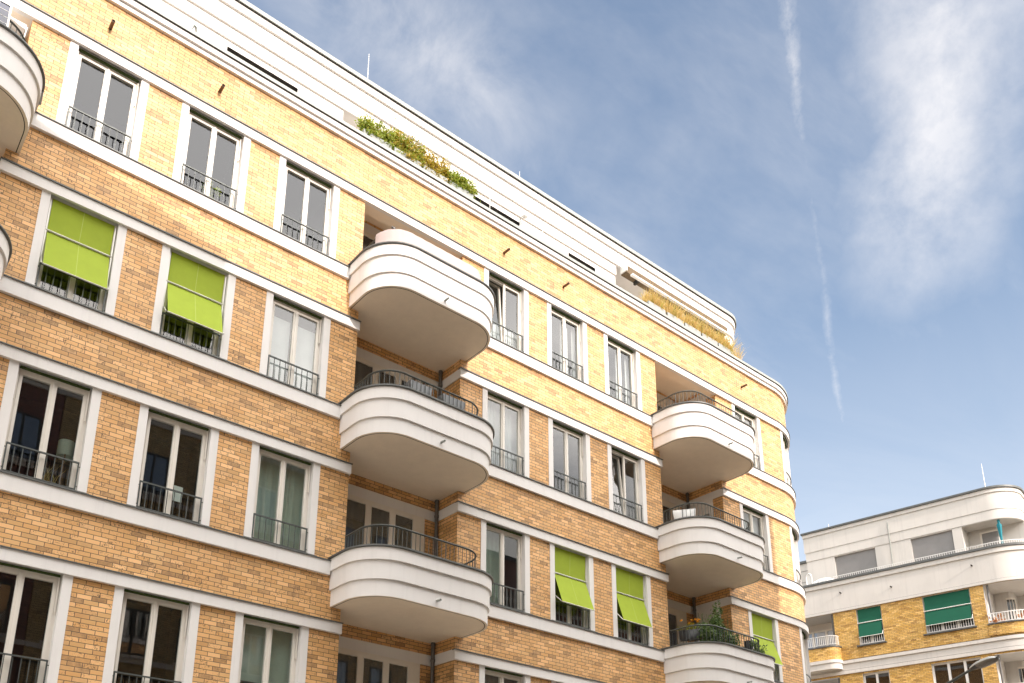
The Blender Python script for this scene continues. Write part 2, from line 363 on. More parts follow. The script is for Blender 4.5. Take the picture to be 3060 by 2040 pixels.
# cassette awning below the penthouse fascia
aw = MB(PM).box(19.50, 24.95, 1.30, 1.54, 21.52, 21.80).build('cassette_awning', 'reedshade', B1)
MB(PM).box(19.46, 19.50, 1.26, 1.55, 21.56, 21.80).build('end_cap', 'plastic', aw)
MB(PM).box(19.62, 24.9, 1.15, 1.25, 21.38, 21.44).build('front_bar', 'wmetal', aw)
MB(PM).box(20.05, 20.13, 1.24, 1.5, 21.40, 21.60).box(22.2, 22.28, 1.24, 1.5, 21.40, 21.60).box(24.4, 24.48, 1.24, 1.5, 21.40, 21.60).build('awning_arm', 'gap', aw)
# lightning rods
for u, y, z0, h in ((9.47, 1.62, 22.69, 1.2), (15.05, 1.62, 22.69, .52), (-1.0, 1.62, 22.69, 1.2)):
    MB().tube([PM(u, y, z0-.02), PM(u, y, z0+h*.5), PM(u, y, z0+h)], .012, 5, radii=[.016, .011, .007]).build('lightning_rod', 'alu', B1)
for u, y in ((12.73, .25), (14.69, .25)): MB().tube([PM(u, y, 19.0), PM(u, y, 20.06)], .009, 5).build('rail_post', 'alu', B1)
pts = [Vector(PM(12.73, .25, 19.9)).lerp(Vector(PM(14.69, .25, 19.72)), t/8)+Vector((0, .35*math.sin(PI*t/8), -.05*math.sin(PI*t/8))) for t in range(9)]
MB().tube(pts, .005, 4).build('wire', 'gap', B1)
lm = MB().tube([PM(15.07, 1.6, 21.46), PM(15.07, 1.42, 21.46), PM(15.07, 1.38, 21.42)], .03, 6).tube([PM(15.07, 1.38, 21.30), PM(15.07, 1.38, 21.33), PM(15.07, 1.38, 21.42), PM(15.07, 1.38, 21.46)], .09, 10, radii=[.04, .085, .085, .03]); lm.build('wall_lamp', 'plastic', B1)
MB().tube([(4.22, .12, 19.0), (4.22, .12, 19.38), (4.26, .14, 19.55), (4.33, .17, 19.55), (4.38, .2, 19.38), (4.37, .2, 19.0)], .03, 8).build('rail_hoop', 'zincl', B1)
for x in (16.2, 24.3): MB().tube([PM(x, 1.5, 22.69), PM(x, 1.5, 22.77)], .04, 6).build('roof_fitting', 'plastic', B1)
# drain spouts in the frieze
for u, z in ((2.621, 18.075), (4.954, 18.05), (13.033, 18.08), (15.235, 18.08), (23.501, 18.13)):
    n = 12; mb = MB()
    for rr, flip in ((.036, 0), (.029, 1)):
        rg = [[Vector((u+rr*math.cos(2*PI*k/n), y, z+rr*math.sin(2*PI*k/n)+(.0 if y > -.1 else -.008))) for k in range(n+1)] for y in (.02, -.215)]
        mb.grid(rg)
    mb.grid([[Vector((u+rr*math.cos(2*PI*k/n), -.215, z-.008+rr*math.sin(2*PI*k/n))) for k in range(n+1)] for rr in (.036, .029)])
    mb.build('drain_spout', 'copper', B1)
# --- juliet windows
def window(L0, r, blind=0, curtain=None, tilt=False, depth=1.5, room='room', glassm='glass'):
    P = PM; l, R = L0+JL, L0+WW-JR; z0, z1 = SILL[r], HEAD[r]; q = MB(P)
    f0, f1, f2, f3 = l+.002, R-.002, z0+.004, z1-.045
    q.box(f0, f0+.062, .118, .19, f2, f3).box(f1-.062, f1, .118, .19, f2, f3).box(f0+.062, f1-.062, .118, .19, f3-.05, f3).box(f0+.062, f1-.062, .118, .19, f2, f2+.055)
    q.box(f0, f1, .10, .20, f3+.001, z1-.001)                    # blind housing
    mid = (f0+f1)/2
    sash = []
    for s in (0, 1):
        a, b = (f0+.05, mid-.004) if s == 0 else (mid+.004, f1-.05); c, d = f2+.04, f3-.036
        t = tilt and s == 0
        def mp(u, y, z, t=t, c=c): return P(u, y + ((z-c)*.075 if t else 0), z)
        sb = MB(mp) if t else q
        sb.box(a, a+.052, .105, .165, c, d).box(b-.056, b, .105, .165, c, d).box(a+.052, b-.056, .105, .165, d-.052, d).box(a+.052, b-.056, .105, .165, c, c+.06)
        if s == 1: q.box(mid-.022, mid+.022, .088, .1045, c, d)   # cover strip on the meeting stile
        sash.append((mp, a+.052, b-.056, c+.06, d-.052, sb if t else None))
    q.box(f1-.045, f1-.022, .07, .095, f3-.60, f3).box(f0+.012, f0+.03, .07, .095, f3-.60, f3)   # guide rods
    w = q.build('window', 'frame', B1)
    for mp, a, b, c, d, sb in sash:
        if sb: sb.build('tilted_sash', 'frame', w)
        g = MB(mp); g.rect(a, b, .135, c, d); g.build('glass_pane', glassm, w)
    sr = MB(P)
    sr.box(L0, l, -.018, .20, z0-.015, z1-.002).box(R, L0+WW, -.018, .20, z0-.015, z1-.002).box(l, R, .001, .20, z1, z1+.05)
    sr.build('surround', 'white', w)
    MB(P).box(L0-.03, L0+WW+.03, -.085, .12, z0-.0165, z0-.001).box(l, R, -.082, .0, z0-.036, z0-.0175).build('window_board', 'zinc', w)
    # railing
    k = MB(P); a, b, t, y = l+.035, R-.035, z0+.55, .02
    k.box(a-.012, b+.012, y-.018, y+.012, t-.014, t+.012).box(a, b, y-.012, y+.010, z0+.045, z0+.063)
    for i in range(10):
        u = a+(b-a)*i/9; e = .011 if i in (0, 9) else .0065; k.box(u-e, u+e, y-e, y+e, z0+.063 if 0 < i < 9 else z0+.03, t-.014, caps=False)
    for zz in (z0+.10, t-.08): k.box(l, a, y-.008, y+.006, zz, zz+.014).box(b, R, y-.008, y+.006, zz, zz+.014)
    k.build('railing', 'steel', w)
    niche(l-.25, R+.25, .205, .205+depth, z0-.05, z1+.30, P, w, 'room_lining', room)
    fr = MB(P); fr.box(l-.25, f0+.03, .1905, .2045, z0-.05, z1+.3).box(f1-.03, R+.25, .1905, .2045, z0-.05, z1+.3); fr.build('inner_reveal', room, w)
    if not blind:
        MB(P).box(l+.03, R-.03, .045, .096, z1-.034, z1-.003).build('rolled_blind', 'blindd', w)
    else:
        zb = z1-.72; yb = .09; zc, yc = z1-1.555, -.11-.10*blind
        s_ = MB(P); a, b = l+.055, R-.055
        s_.grid([[P(a, .055, z1-.03), P(a, yb, zb)], [P(b, .055, z1-.03), P(b, yb, zb)]]); s_.grid([[P(a, yb-.012, zb), P(a, yc, zc)], [P(b, yb-.012, zb), P(b, yc, zc)]])
        s_.build('sun_blind', 'blind', w); sm = MB(P); m_ = (a+b)/2
        sm.grid([[P(m_+e, .050, z1-.03), P(m_+e, yb-.006, zb)] for e in (-.004, .004)]); sm.grid([[P(m_+e, yb-.018, zb), P(m_+e, yc-.005, zc)] for e in (-.004, .004)]); sm.build('seam', 'seam', w)
        g = MB(P); g.tube([P(l+.02, yb-.028, zb), P(R-.02, yb-.028, zb)], .020, 8).tube([P(a-.01, yc, zc), P(b+.01, yc, zc)], .014, 6)
        for u in (l+.03, R-.03):
            g.tube([P(u, .06, zc+.26), P(u, yc+.01, zc+.012)], .010, 5); g.box(u-.012, u+.012, .05, .072, z0+.1, z1-.03)
        g.build('blind_frame', 'alu', w)
    if curtain:
        kind, mat = curtain
        c = MB(P)
        def drape(a, b, zl, zh, y=.30, amp=.014, wl=.17):
            n = max(3, int((b-a)/.016)); c.grid([[P(a+(b-a)*i/n, y+amp*math.sin(2*PI*(a+(b-a)*i/n)/wl+math.sin(i*.21)*1.3), z) for z in (zl, zh)] for i in range(n+1)])
        if kind == 'full': drape(l-.1, R+.1, z0, z1)
        elif kind == 'sides': drape(l+.02, l+.26, z0, z1-.12); drape(mid+.02, mid+.30, z0, z1-.12); drape(R-.16, R+.05, z0, z1-.1)
        elif kind == 'left': drape(l-.1, mid+.22, z0, z1)
        elif kind == 'leftflat': c.rect(l-.05, mid, .27, z0, z1)
        elif kind == 'shade': c.rect(l-.1, R+.1, .27, z0+.40, z1)
        elif kind == 'halfshade': c.rect(l-.1, R+.1, .27, z0+.84, z1)
        elif kind == 'low': drape(l-.1, R+.1, z0, z0+.75)
        elif kind == 'roller': c.rect(l+.04, mid-.06, .24, z0, z1-.33).rect(mid+.06, R-.06, .24, z0, z1-.33)
        c.build('curtain', mat, w)
    return w
CFG = {  # (column, row)
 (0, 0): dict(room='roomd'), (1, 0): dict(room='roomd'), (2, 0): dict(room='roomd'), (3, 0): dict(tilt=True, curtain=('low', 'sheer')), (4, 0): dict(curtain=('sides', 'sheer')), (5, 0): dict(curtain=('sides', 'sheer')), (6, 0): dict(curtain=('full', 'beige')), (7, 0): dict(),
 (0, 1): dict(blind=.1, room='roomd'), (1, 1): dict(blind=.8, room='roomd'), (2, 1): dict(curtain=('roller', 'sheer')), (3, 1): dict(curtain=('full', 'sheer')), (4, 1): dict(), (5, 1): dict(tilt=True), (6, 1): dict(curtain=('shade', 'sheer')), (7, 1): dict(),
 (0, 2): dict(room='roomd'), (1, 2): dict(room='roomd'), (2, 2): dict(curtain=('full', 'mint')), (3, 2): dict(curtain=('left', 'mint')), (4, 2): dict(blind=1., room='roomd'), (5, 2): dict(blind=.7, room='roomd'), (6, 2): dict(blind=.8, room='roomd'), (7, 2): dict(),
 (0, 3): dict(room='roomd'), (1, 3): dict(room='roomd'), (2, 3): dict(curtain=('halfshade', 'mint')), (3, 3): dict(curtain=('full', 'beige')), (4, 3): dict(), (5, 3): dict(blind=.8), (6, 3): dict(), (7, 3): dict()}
WLAB = {(3, 0): 'window with its left sash tilted in', (5, 1): 'window with its left sash tilted in', (0, 1): 'window behind a lowered lime green blind', (1, 1): 'window behind a propped-out lime green blind',
 (2, 1): 'window with white roller blinds inside', (2, 2): 'window with closed mint curtains', (3, 1): 'window with closed pale curtains', (2, 3): 'window with a half-lowered mint shade'}
for (c, r), kw in CFG.items():
    w = window(WU[c], r, **kw)
    if (c, r) in WLAB: w['label'] = WLAB[(c, r)]
# --- balconies
def outline(cx, off, n=14, y0=0.):
    hw, d, R = 1.71+off, 1.40+off, .85+off; pts = [(cx-hw, y0)]
    for i in range(n+1):
        t = PI/2*i/n; pts.append((cx-hw+R-R*math.cos(t), -(d-R)-R*math.sin(t)))
    for i in range(n+1):
        t = PI/2*(1-i/n); pts.append((cx+hw-R+R*math.cos(t), -(d-R)-R*math.sin(t)))
    pts.append((cx+hw, y0)); return pts
def balcony(cx, rec, r):
    b0, t0 = BOT[r], SILL[r]+.022; a, b, dp = rec
    z1, z2 = b0+.342, SILL[r]-.245
    mb = MB()
    def ring(o, za, zb): p = outline(cx, o); mb.grid([[(x, y, za), (x, y, zb)] for x, y in p])
    def lip(oa, ob, z): mb.grid([[(x, y, z), (X, Y, z)] for (x, y), (X, Y) in zip(outline(cx, oa), outline(cx, ob))])
    ring(0, b0, z1); lip(0, .042, z1); ring(.042, z1, z2); lip(.042, .085, z2); ring(.085, z2, t0); lip(.085, -.08, t0); ring(-.08, b0+.24, t0)
    o = mb.build('balcony', 'white', B1)
    p = outline(cx, 0)
    sf = MB(); sf.quad([(x, y, b0) for x, y in p]+[(b, 0, b0), (b, dp, b0), (a, dp, b0), (a, 0, b0)])
    sf.build('soffit', 'soffit', o); MB().grid([[(x, y, b0-.0015), (X, Y, b0-.0015)] for (x, y), (X, Y) in zip(outline(cx, -.05), outline(cx, -.066))]).build('drip_groove', 'gap', o)
    fl = MB(); fl.quad([(x, y, b0+.24) for x, y in outline(cx, -.08)]+[(b, 0, b0+.24), (b, dp, b0+.24), (a, dp, b0+.24), (a, 0, b0+.24)]); fl.build('floor', 'paving', o)
    cp = MB()
    for oa, ob, za, zb in ((.125, .125, t0+.002, t0+.03), (.125, -.10, t0+.03, t0+.034), (-.10, -.10, t0+.034, t0+.002), (.125, .086, t0+.002, t0-.012)):
        cp.grid([[(x, y, za), (X, Y, zb)] for (x, y), (X, Y) in zip(outline(cx, oa), outline(cx, ob))])
    cp.build('coping', 'zinc', o)
    rl = MB(); rr = [(x, y) for x, y in outline(cx, -.27)]; zt = t0+.595
    rl.tube([(x, y, zt) for x, y in rr], .021, 6).tube([(x, y, t0+.085) for x, y in rr], .012, 5)
    # bars at equal steps
    L_ = [0]; 
    for i in range(1, len(rr)): L_.append(L_[-1]+math.dist(rr[i], rr[i-1]))
    nb = 42
    for i in range(nb+1):
        s_ = L_[-1]*i/nb; k = max(j for j in range(len(L_)) if L_[j] <= s_+1e-9); k = min(k, len(rr)-2); f = (s_-L_[k])/(L_[k+1]-L_[k])
        x, y = rr[k][0]+(rr[k+1][0]-rr[k][0])*f, rr[k][1]+(rr[k+1][1]-rr[k][1])*f
        rl.tube([(x, y, t0+.02 if i % 6 == 0 else t0+.085), (x, y, zt)], .0085 if i % 6 else .013, 4, cap=False)
    if r < 3: rl.build('railing', 'steel', o)
    n = 10; sp = MB(); x, z = cx-.065, b0+.14
    sp.grid([[Vector((x+q*math.cos(2*PI*k/n), y, z+q*math.sin(2*PI*k/n)-(.01 if y < -1.5 else 0))) for k in range(n+1)] for q, y in ((.026, -1.39), (.026, -1.53), (.020, -1.53), (.020, -1.39))])
    sp.build('drain_spout', 'zincl', o)
    return o
for i, (cx, rec) in enumerate(zip(CXB, REC)):
    for r in range(4):
        if i == 0 and r > 1: continue
        balcony(cx, rec, r)
# --- loggias behind the balconies
for i, (a, b, dp) in enumerate(REC):
    mb = MB(); mb.rect(a, b, dp, 3.6, 17.62)
    for x in (a, b): mb.quad([(x, 0, 3.6), (x, dp, 3.6), (x, dp, 17.62), (x, 0, 17.62)], [(x-0, 3.6), (x-dp, 3.6), (x-dp, 17.62), (x, 17.62)])
    mb.build('loggia_wall', 'brick', B1)
    MB().quad([(a, .3, 17.6), (b, .3, 17.6), (b, dp, 17.6), (a, dp, 17.6)]).box(a, b, .031, .3, HEAD[0], 17.61).build('loggia_ceiling', 'soffit', B1)
    MB().box(a, b, .002, .0305, HEAD[0]+.001, HEAD[0]+.02).build('loggia_lintel', 'white', B1)
    for r in range(3 if i == 0 else 4):
        if i == 0 and r > 1: continue
        zh = HEAD[r]-.005; fl = BOT[r]+.24
        MB().box(a+.002, b-.0, dp-.03, dp-.002, zh, zh+.245).box(b-.03, b-.002, .0+(.02 if r == 0 else -.068), dp-.031, zh, zh+.245).box(a+.002, a+.03, .02, dp-.031, zh, zh+.245).build('loggia_band', 'white', B1)
        if i < 2:
            e = b-.62; q = MB(); y = dp-.05
            gl = [(a+.16, a+.30)]+[(e-.075-.655*k-.495, e-.075-.655*k) for k in (2, 1, 0)]
            q.box(a+.03, e, y-.0, y+.045, zh-.13, zh-.035).box(a+.03, e, y, y+.045, fl, fl+.1)
            xs = [a+.03]+[v for g_ in gl for v in g_]+[e]
            for k in range(0, len(xs), 2): q.box(xs[k], xs[k+1], y, y+.045, fl+.1, zh-.13)
            for g_ in gl[1:]: q.box(g_[0]-.02, g_[0]-.008, y-.01, y-.0005, fl+.1, zh-.1)
            q.box(e+.0, e+.26, y+.012, y+.046, fl, zh-.035)
            q.box(a+.03, e+.26, y+.014, y+.046, zh-.034, zh-.001)
            w = q.build('loggia_window', 'frame', B1)
            for g_ in gl:
                g = MB(); g.rect(g_[0], g_[1], y+.024, fl+.1, zh-.13); g.build('glass_pane', 'glass', w)
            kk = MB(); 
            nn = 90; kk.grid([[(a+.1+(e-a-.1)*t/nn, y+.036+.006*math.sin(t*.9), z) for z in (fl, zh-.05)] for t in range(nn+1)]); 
            kk.build('curtain', 'roomd' if r != 1 else 'roomd', w)  # rippled dark sheet standing in for the room behind the panes
        else:
            q = MB(); y = dp-.05; g_ = (a+1.35, a+2.06)
            q.box(a+1.2, g_[0], y, y+.045, fl, zh-.02).box(g_[1], g_[1]+.12, y, y+.045, fl, zh-.02).box(g_[0], g_[1], y, y+.045, zh-.22, zh-.02).box(g_[1]+.12, b-.38, y+.012, y+.046, fl, zh-.02)
            w = q.build('loggia_door', 'frame', B1); g = MB(); g.rect(g_[0], g_[1], y+.02, fl, zh-.22); g.build('glass_pane', 'glass', w)
            MB().rect(g_[0], g_[1], y+.04, fl, zh-.22).build('curtain', 'roomd', w)  # flat dark sheet in the room colour, stands in for the interior
            q = MB(); x = b-.03; Y0, Y1 = .36, dp-.05
            q.box(x, b-.003, Y0, Y0+.14, fl, zh-.001).box(x, b-.003, Y1-.14, Y1, fl, zh-.001).box(x, b-.003, Y0+.14, Y1-.14, zh-.42, zh-.001)
            w = q.build('loggia_door', 'white', B1); MB().quad([(x+.015, Y0+.14, fl), (x+.015, Y1-.14, fl), (x+.015, Y1-.14, zh-.42), (x+.015, Y0+.14, zh-.42)]).build('glass_pane', 'glassb', w)
    # downpipe, one run per storey
    for r in range(3 if i == 0 else 4):
        top = BOT[r]-.01 if r else None
        if r == 0: continue
        zt = BOT[r-1]-.012; x, y = b-.075, dp-.12
        mb = MB().tube([(x, y, BOT[r]+.25), (x, y, zt)], .045, 12)
        for z in (zt-.04, zt-.42, zt-.95, zt-2.0): mb.tube([(x, y, z-.03), (x, y, z-.027), (x, y, z+.027), (x, y, z+.03)], .05, 12, radii=[.045, .055, .055, .045])
        mb.build('downpipe', 'pipe', B1)
# ------------------------------------------------------------------ second building across the side street
T2 = Vector((math.cos(math.radians(-80.9)), math.sin(math.radians(-80.9)))); P2 = Path((45.0, 10.603), T2, 9.0, 2.2, PI/2)
B2 = empty('corner_building', 'smaller white and yellow brick building at the right with emerald green blinds', 'building')
UA, UB = -12., 30.
def b2(name, mat, *boxes, parent=None):
    mb = MB(P2)
    for q in boxes: mb.box(*q)
    return mb.build(name, mat, parent or B2)
w2 = [(2.35, 3.62, 15.0, 17.01), (5.66, 7.85, 15.02, 17.01), (2.31, 3.63, 10.9, 13.45), (5.66, 7.87, 10.9, 13.45), (-2.2, 1.12, 14.6, 17.03), (-2.2, 1.12, 10.9, 13.43), (8.46, 13.2, 14.4, 17.03), (8.49, 13.2, 10.9, 13.45)]
wall(P2, 'brick_wall', 'brick2', UA, UB, 0, 17.05, w2, B2)
wall(P2, 'parapet_wall', 'white2', UA, UB, 17.19, 18.57, [], B2, y=-.03)
b2('string_band', 'white2', (UA, UB, -.10, .03, 17.05, 17.185)); b2('shadow_gap', 'gap', (UA, UB, -.075, .03, 17.186, 17.20))
b2('parapet_fascia', 'white2', (UA, UB, -.11, .2, 18.57, 18.80)); b2('parapet_cap', 'zinc', (UA, UB, -.17, .3, 18.81, 18.93))
b2('string_band', 'white2', (UA, UB, -.05, .03, 13.73, 14.10)); b2('string_band', 'white2', (UA, UB, -.12, .03, 14.105, 14.28)); b2('string_band', 'white2', (UA, UB, -.10, .03, 13.55, 13.725))
b2('shadow_gap', 'gap', (UA, UB, -.125, .0, 14.281, 14.30)); b2('shadow_gap', 'gap', (UA, UB, -.085, .0, 13.726, 13.742))
pen = [(1.22, 3.44, 19.0, 20.63), (5.27, 7.30, 19.0, 20.63), (7.75, 12.4, 18.9, 20.65)]
wall(P2, 'penthouse_wall', 'white2', -.33, UB, 18.7, 20.67, pen, B2, y=.9)
b2('penthouse_fascia', 'white2', (-.36, UB, .87, 1.3, 20.68, 21.20)); b2('penthouse_fascia', 'white2', (-.40, UB, .84, 1.3, 21.205, 22.12)); b2('penthouse_fascia', 'white2', (-.43, UB, .78, 1.3, 22.125, 22.32)); b2('roof_edge_cap', 'zinc', (-.48, UB, .70, 1.3, 22.33, 22.43))
b2('end_wall', 'white2', (-.33, -.10, .901, 6., 18.7, 22.3)); b2('rear_wing', 'white2', (-12, -.5, 3.4, 3.8, 18.7, 21.6)); b2('rear_wing_cap', 'zinc', (-12, -.4, 3.3, 3.9, 21.61, 21.75)); b2('rear_wing_band', 'gap', (-12, -.5, 3.385, 3.4, 21.1, 21.115), (-12, -.5, 3.385, 3.4, 20.4, 20.415))
b2('terrace_floor', 'paving', (UA, 8.9, .2, 6., 18.50, 18.60)); 
MB(P2).box(9, UB, .2, 1.6, 18.5, 18.6).build('terrace_floor', 'paving', B2)
mbb = MB(); 
def shell(y, z, nm, m):
    mb = MB(P2); us = mb.seg(-.3, 20.); mb.grid([[P2(u, y, z), (max(P2(u, y, z)[0], 55.), P2(u, y, z)[1] if u < 9 else 2.5, z)] for u in us]); mb.build(nm, m, B2)
shell(1.0, 22.32, 'roof', 'roof')
w = b2('rear_window', 'frame', (-3.4, -1.6, 3.30, 3.39, 18.7, 20.2)); MB(P2).rect(-3.3, -1.7, 3.29, 18.8, 20.1).build('glass_pane', 'glassb', w)
def window2(a, b, z0, z1, n, y=0., fmat='wmetal', depth=.14, gl='glass2', blind=None, rail=True, sill=True):
    q = MB(P2); yy = y+depth; q.box(a, a+.07, yy, yy+.06, z0, z1).box(b-.07, b, yy, yy+.06, z0, z1).box(a+.07, b-.07, yy, yy+.06, z1-.08, z1).box(a+.07, b-.07, yy, yy+.06, z0, z0+.08)
    st = (b-a)/n
    for i in range(1, n): q.box(a+st*i-.06, a+st*i+.06, yy-.01, yy+.06, z0+.08, z1-.08)
    w = q.build('window', fmat, B2)
    for i in range(n): g = MB(P2); g.rect(a+st*i+.06, a+st*(i+1)-.06, yy+.03, z0+.08, z1-.08); g.build('glass_pane', gl, w)
    rv = MB(P2)
    for u in (a, b): rv.box(u-.004, u+.004, y+.003, yy, z0, z1)
    rv.box(a, b, y+.003, yy, z1-.004, z1+.004); rv.build('reveal', 'white2', w)
    niche(a-.2, b+.2, yy+.07, yy+1.6, z0-.1, z1+.1, P2, w, 'room_lining', 'roomd')
    if sill: MB(P2).box(a-.14, b+.10, y-.12, yy, z0-.07, z0-.005).build('window_sill', 'zinc', w)
    if rail:
        k = MB(P2); k.box(a+.02, b-.02, y+.01, y+.04, z0+.44, z0+.48).box(a+.02, b-.02, y+.01, y+.04, z0+.05, z0+.08)
        m = int((b-a)/.115)
        for i in range(m+1): u = a+.03+(b-a-.06)*i/m; k.box(u-.012, u+.012, y+.015, y+.035, z0+.08, z0+.44, caps=False)
        k.build('railing', 'wmetal', w)
    if blind:
        zb, zc = z1-.79, z1-1.60; s_ = MB(P2)
        s_.grid([[P2(a+.05, y+.06, z1-.02), P2(a+.05, y+.03, zb)], [P2(b-.05, y+.06, z1-.02), P2(b-.05, y+.03, zb)]])
        s_.grid([[P2(a+.05, y+.02, zb), P2(a+.05, y-.15, zc)], [P2(b-.05, y+.02, zb), P2(b-.05, y-.15, zc)]]); s_.build('sun_blind', 'blind2', w)
        MB(P2).tube([P2(a, y+.0, zb), P2(b, y+.0, zb)], .028, 6).tube([P2(a+.04, y-.15, zc), P2(b-.04, y-.15, zc)], .018, 5).tube([P2(b-.03, y+.02, zc+.25), P2(b-.03, y-.15, zc)], .015, 5).build('blind_frame', 'wmetal', w)
    return w
window2(*w2[0], 2, blind=1)['label'] = 'narrow window behind an emerald green blind'; window2(*w2[1], 3, blind=1)['label'] = 'wide window behind an emerald green blind'
window2(*w2[2], 2, rail=False); window2(*w2[3], 3, rail=False)
for a, b, z0, z1 in pen[:2]:
    w = window2(a, b, z0, z1, 2, y=.9, rail=False, sill=False); sh = MB(P2); k = 26
    for i in range(k): sh.box(a+.03, b-.03, 1.0, 1.012, z0+(z1-z0)*i/k+.001, z0+(z1-z0)*(i+1)/k-.0015)
    sh.build('roller_shutter', 'shutter', w)
niche(7.75, 12.4, .9, 2.05, 18.6, 20.675, P2, B2, 'terrace_recess', 'white2')
w = b2('terrace_window', 'frame', (8.3, 10.3, 1.95, 2.02, 18.7, 20.5)); MB(P2).rect(8.4, 10.2, 1.94, 19.6, 20.4).build('roller_shutter', 'shutter', w); MB(P2).rect(8.4, 10.2, 1.945, 18.8, 19.59).build('glass_pane', 'glassb', w)
# terrace railing
k = MB(P2); k.box(1.3, 12, .13, .16, 19.17, 19.20)
for i in range(96): u = 1.35+i*.11; k.box(u-.011, u+.011, .135, .155, 18.93, 19.17, caps=False)
k.build('terrace_railing', 'wmetal', B2)
MB().tube([P2(4.25, .84, 18.95), P2(4.27, .80, 21.85)], .03, 8).build('downpipe', 'zincl', B2)
for u, h in ((1.07, .3), (9.17, 1.45)): MB().tube([P2(u, 1.0, 22.4), P2(u, 1.0, 22.43+h)], .02, 5, radii=[.03, .012]).build('lightning_rod', 'plastic', B2)
for u, z in ((1.68, 18.11), (4.29, 17.87), (8.14, 18.13)): MB().tube([P2(u, 0, z), P2(u, -.20, z-.01)], .035, 8).build('drain_spout', 'gap', B2)
# loggias of the curved corner and the left rounded balcony
for (z0, z1, zf) in ((14.4, 17.03, 14.98), (10.9, 13.45, 11.4)):
    niche(8.47, 13.19, .004, 1.9, z0+.01, z1-.005, P2, B2, 'loggia', 'white2')
    q = MB(P2); y = 1.78
    for u in (9.1, 9.85, 10.6, 11.35): q.box(u-.05, u+.05, y, y+.08, z0, z1-.35)
    q.box(9.05, 11.4, y, y+.08, z1-.42, z1-.33); w = q.build('loggia_window', 'frame', B2)
    for u in (9.15, 9.9, 10.65): MB(P2).rect(u, u+.65, y+.04, z0+.1, z1-.42).build('glass_pane', 'glass2', w)
    MB(P2).rect(9.1, 11.35, y+.075, z0+.1, z1-.42).build('curtain', 'roomd', w)  # dark backing in the room colour instead of a modelled interior
    MB(P2).tube([P2(8.62, .12, z0), P2(8.62, .12, z1)], .05, 8).build('downpipe', 'pipe', B2)
    MB(P2).box(8.44, 13.2, -.06, .10, z0, zf-.03).build('loggia_parapet', 'brick2', B2); MB(P2).box(8.42, 13.2, -.12, .14, zf-.03, zf+.02).build('loggia_coping', 'zinc', B2)
    k = MB(P2); k.box(8.46, 13.2, -.04, -.01, zf+.50, zf+.54).box(8.46, 13.2, -.04, -.01, zf+.06, zf+.09)
    for i in range(40): u = 8.5+i*.118; k.box(u-.013, u+.013, -.035, -.015, zf+.09, zf+.50, caps=False)
    k.build('loggia_railing', 'wmetal', B2)
for (z0, z1, zc) in ((14.6, 17.03, 15.12), (10.9, 13.43, 11.5)):
    niche(-2.19, 1.115, .004, 1.5, z0+.01, z1-.005, P2, B2, 'loggia', 'white2')
    q = MB(P2); y = 1.38; q.box(-1.4, .95, y, y+.08, z1-.5, z1-.4)
    for u in (-1.35, -.6, .15, .9): q.box(u-.06, u+.06, y, y+.08, z0, z1-.5)
    w = q.build('loggia_window', 'frame', B2)
    for u in (-1.28, -.53, .22): MB(P2).rect(u, u+.62, y+.04, z0, z1-.5).build('glass_pane', 'glassb', w)
    MB(P2).tube([P2(1.02, .12, z0), P2(1.02, .12, z1)], .045, 8).build('downpipe', 'pipe', B2)
def rb(off, n=8, a=-2.4, b=1.36, d=.62, R=.5):      # plan of the rounded balcony
    p = [(a-off, .0)]
    for i in range(n+1): t = PI/2*i/n; p.append((a-off+(R+off)*(1-math.cos(t)), -(d+off)+(R+off)*(1-math.sin(t))))
    for i in range(n+1): t = PI/2*(1-i/n); p.append((b+off-(R+off)*(1-math.cos(t)), -(d+off)+(R+off)*(1-math.sin(t))))
    return p+[(b+off, .0)]
mb = MB(); R2 = lambda o, z: [P2(u, y, z) for u, y in rb(o)]
def g2(o1, z1_, o2, z2_, mb): 
    A, Bq = R2(o1, z1_), R2(o2, z2_); L_ = [0]
    for i in range(1, len(A)): L_.append(L_[-1]+math.dist(A[i], A[i-1]))
    mb.grid([[p, q] for p, q in zip(A, Bq)], [[(l, z1_), (l, z2_)] for l in L_])
m1 = MB(); g2(0, 14.33, 0, 15.04, m1); bo = m1.build('rounded_balcony', 'brick2', B2)
m1 = MB(); g2(.0, 13.82, .0, 14.14, m1); g2(0, 14.14, .06, 14.15, m1); g2(.06, 14.15, .06, 14.32, m1); g2(.06, 14.32, 0, 14.33, m1); m1.quad(R2(0, 13.82)); m1.build('balcony_slab', 'white2', bo)
m1 = MB(); g2(.05, 15.04, .05, 15.10, m1); g2(.05, 15.10, -.12, 15.105, m1); g2(.05, 15.04, 0, 15.039, m1); m1.build('coping', 'zinc', bo)
m1 = MB(); m1.tube(R2(-.06, 15.68), .022, 5).tube(R2(-.06, 15.20), .016, 5)
pl = R2(-.06, 15.2)
for i in range(len(pl)-1):
    a, b = Vector(pl[i]), Vector(pl[i+1]); m = max(1, int((b-a).length/.10))
    for j in range(m): p = a.lerp(b, j/m); m1.tube([p, p+Vector((0, 0, .48))], .013, 4, cap=False)
m1.build('railing', 'wmetal', bo)
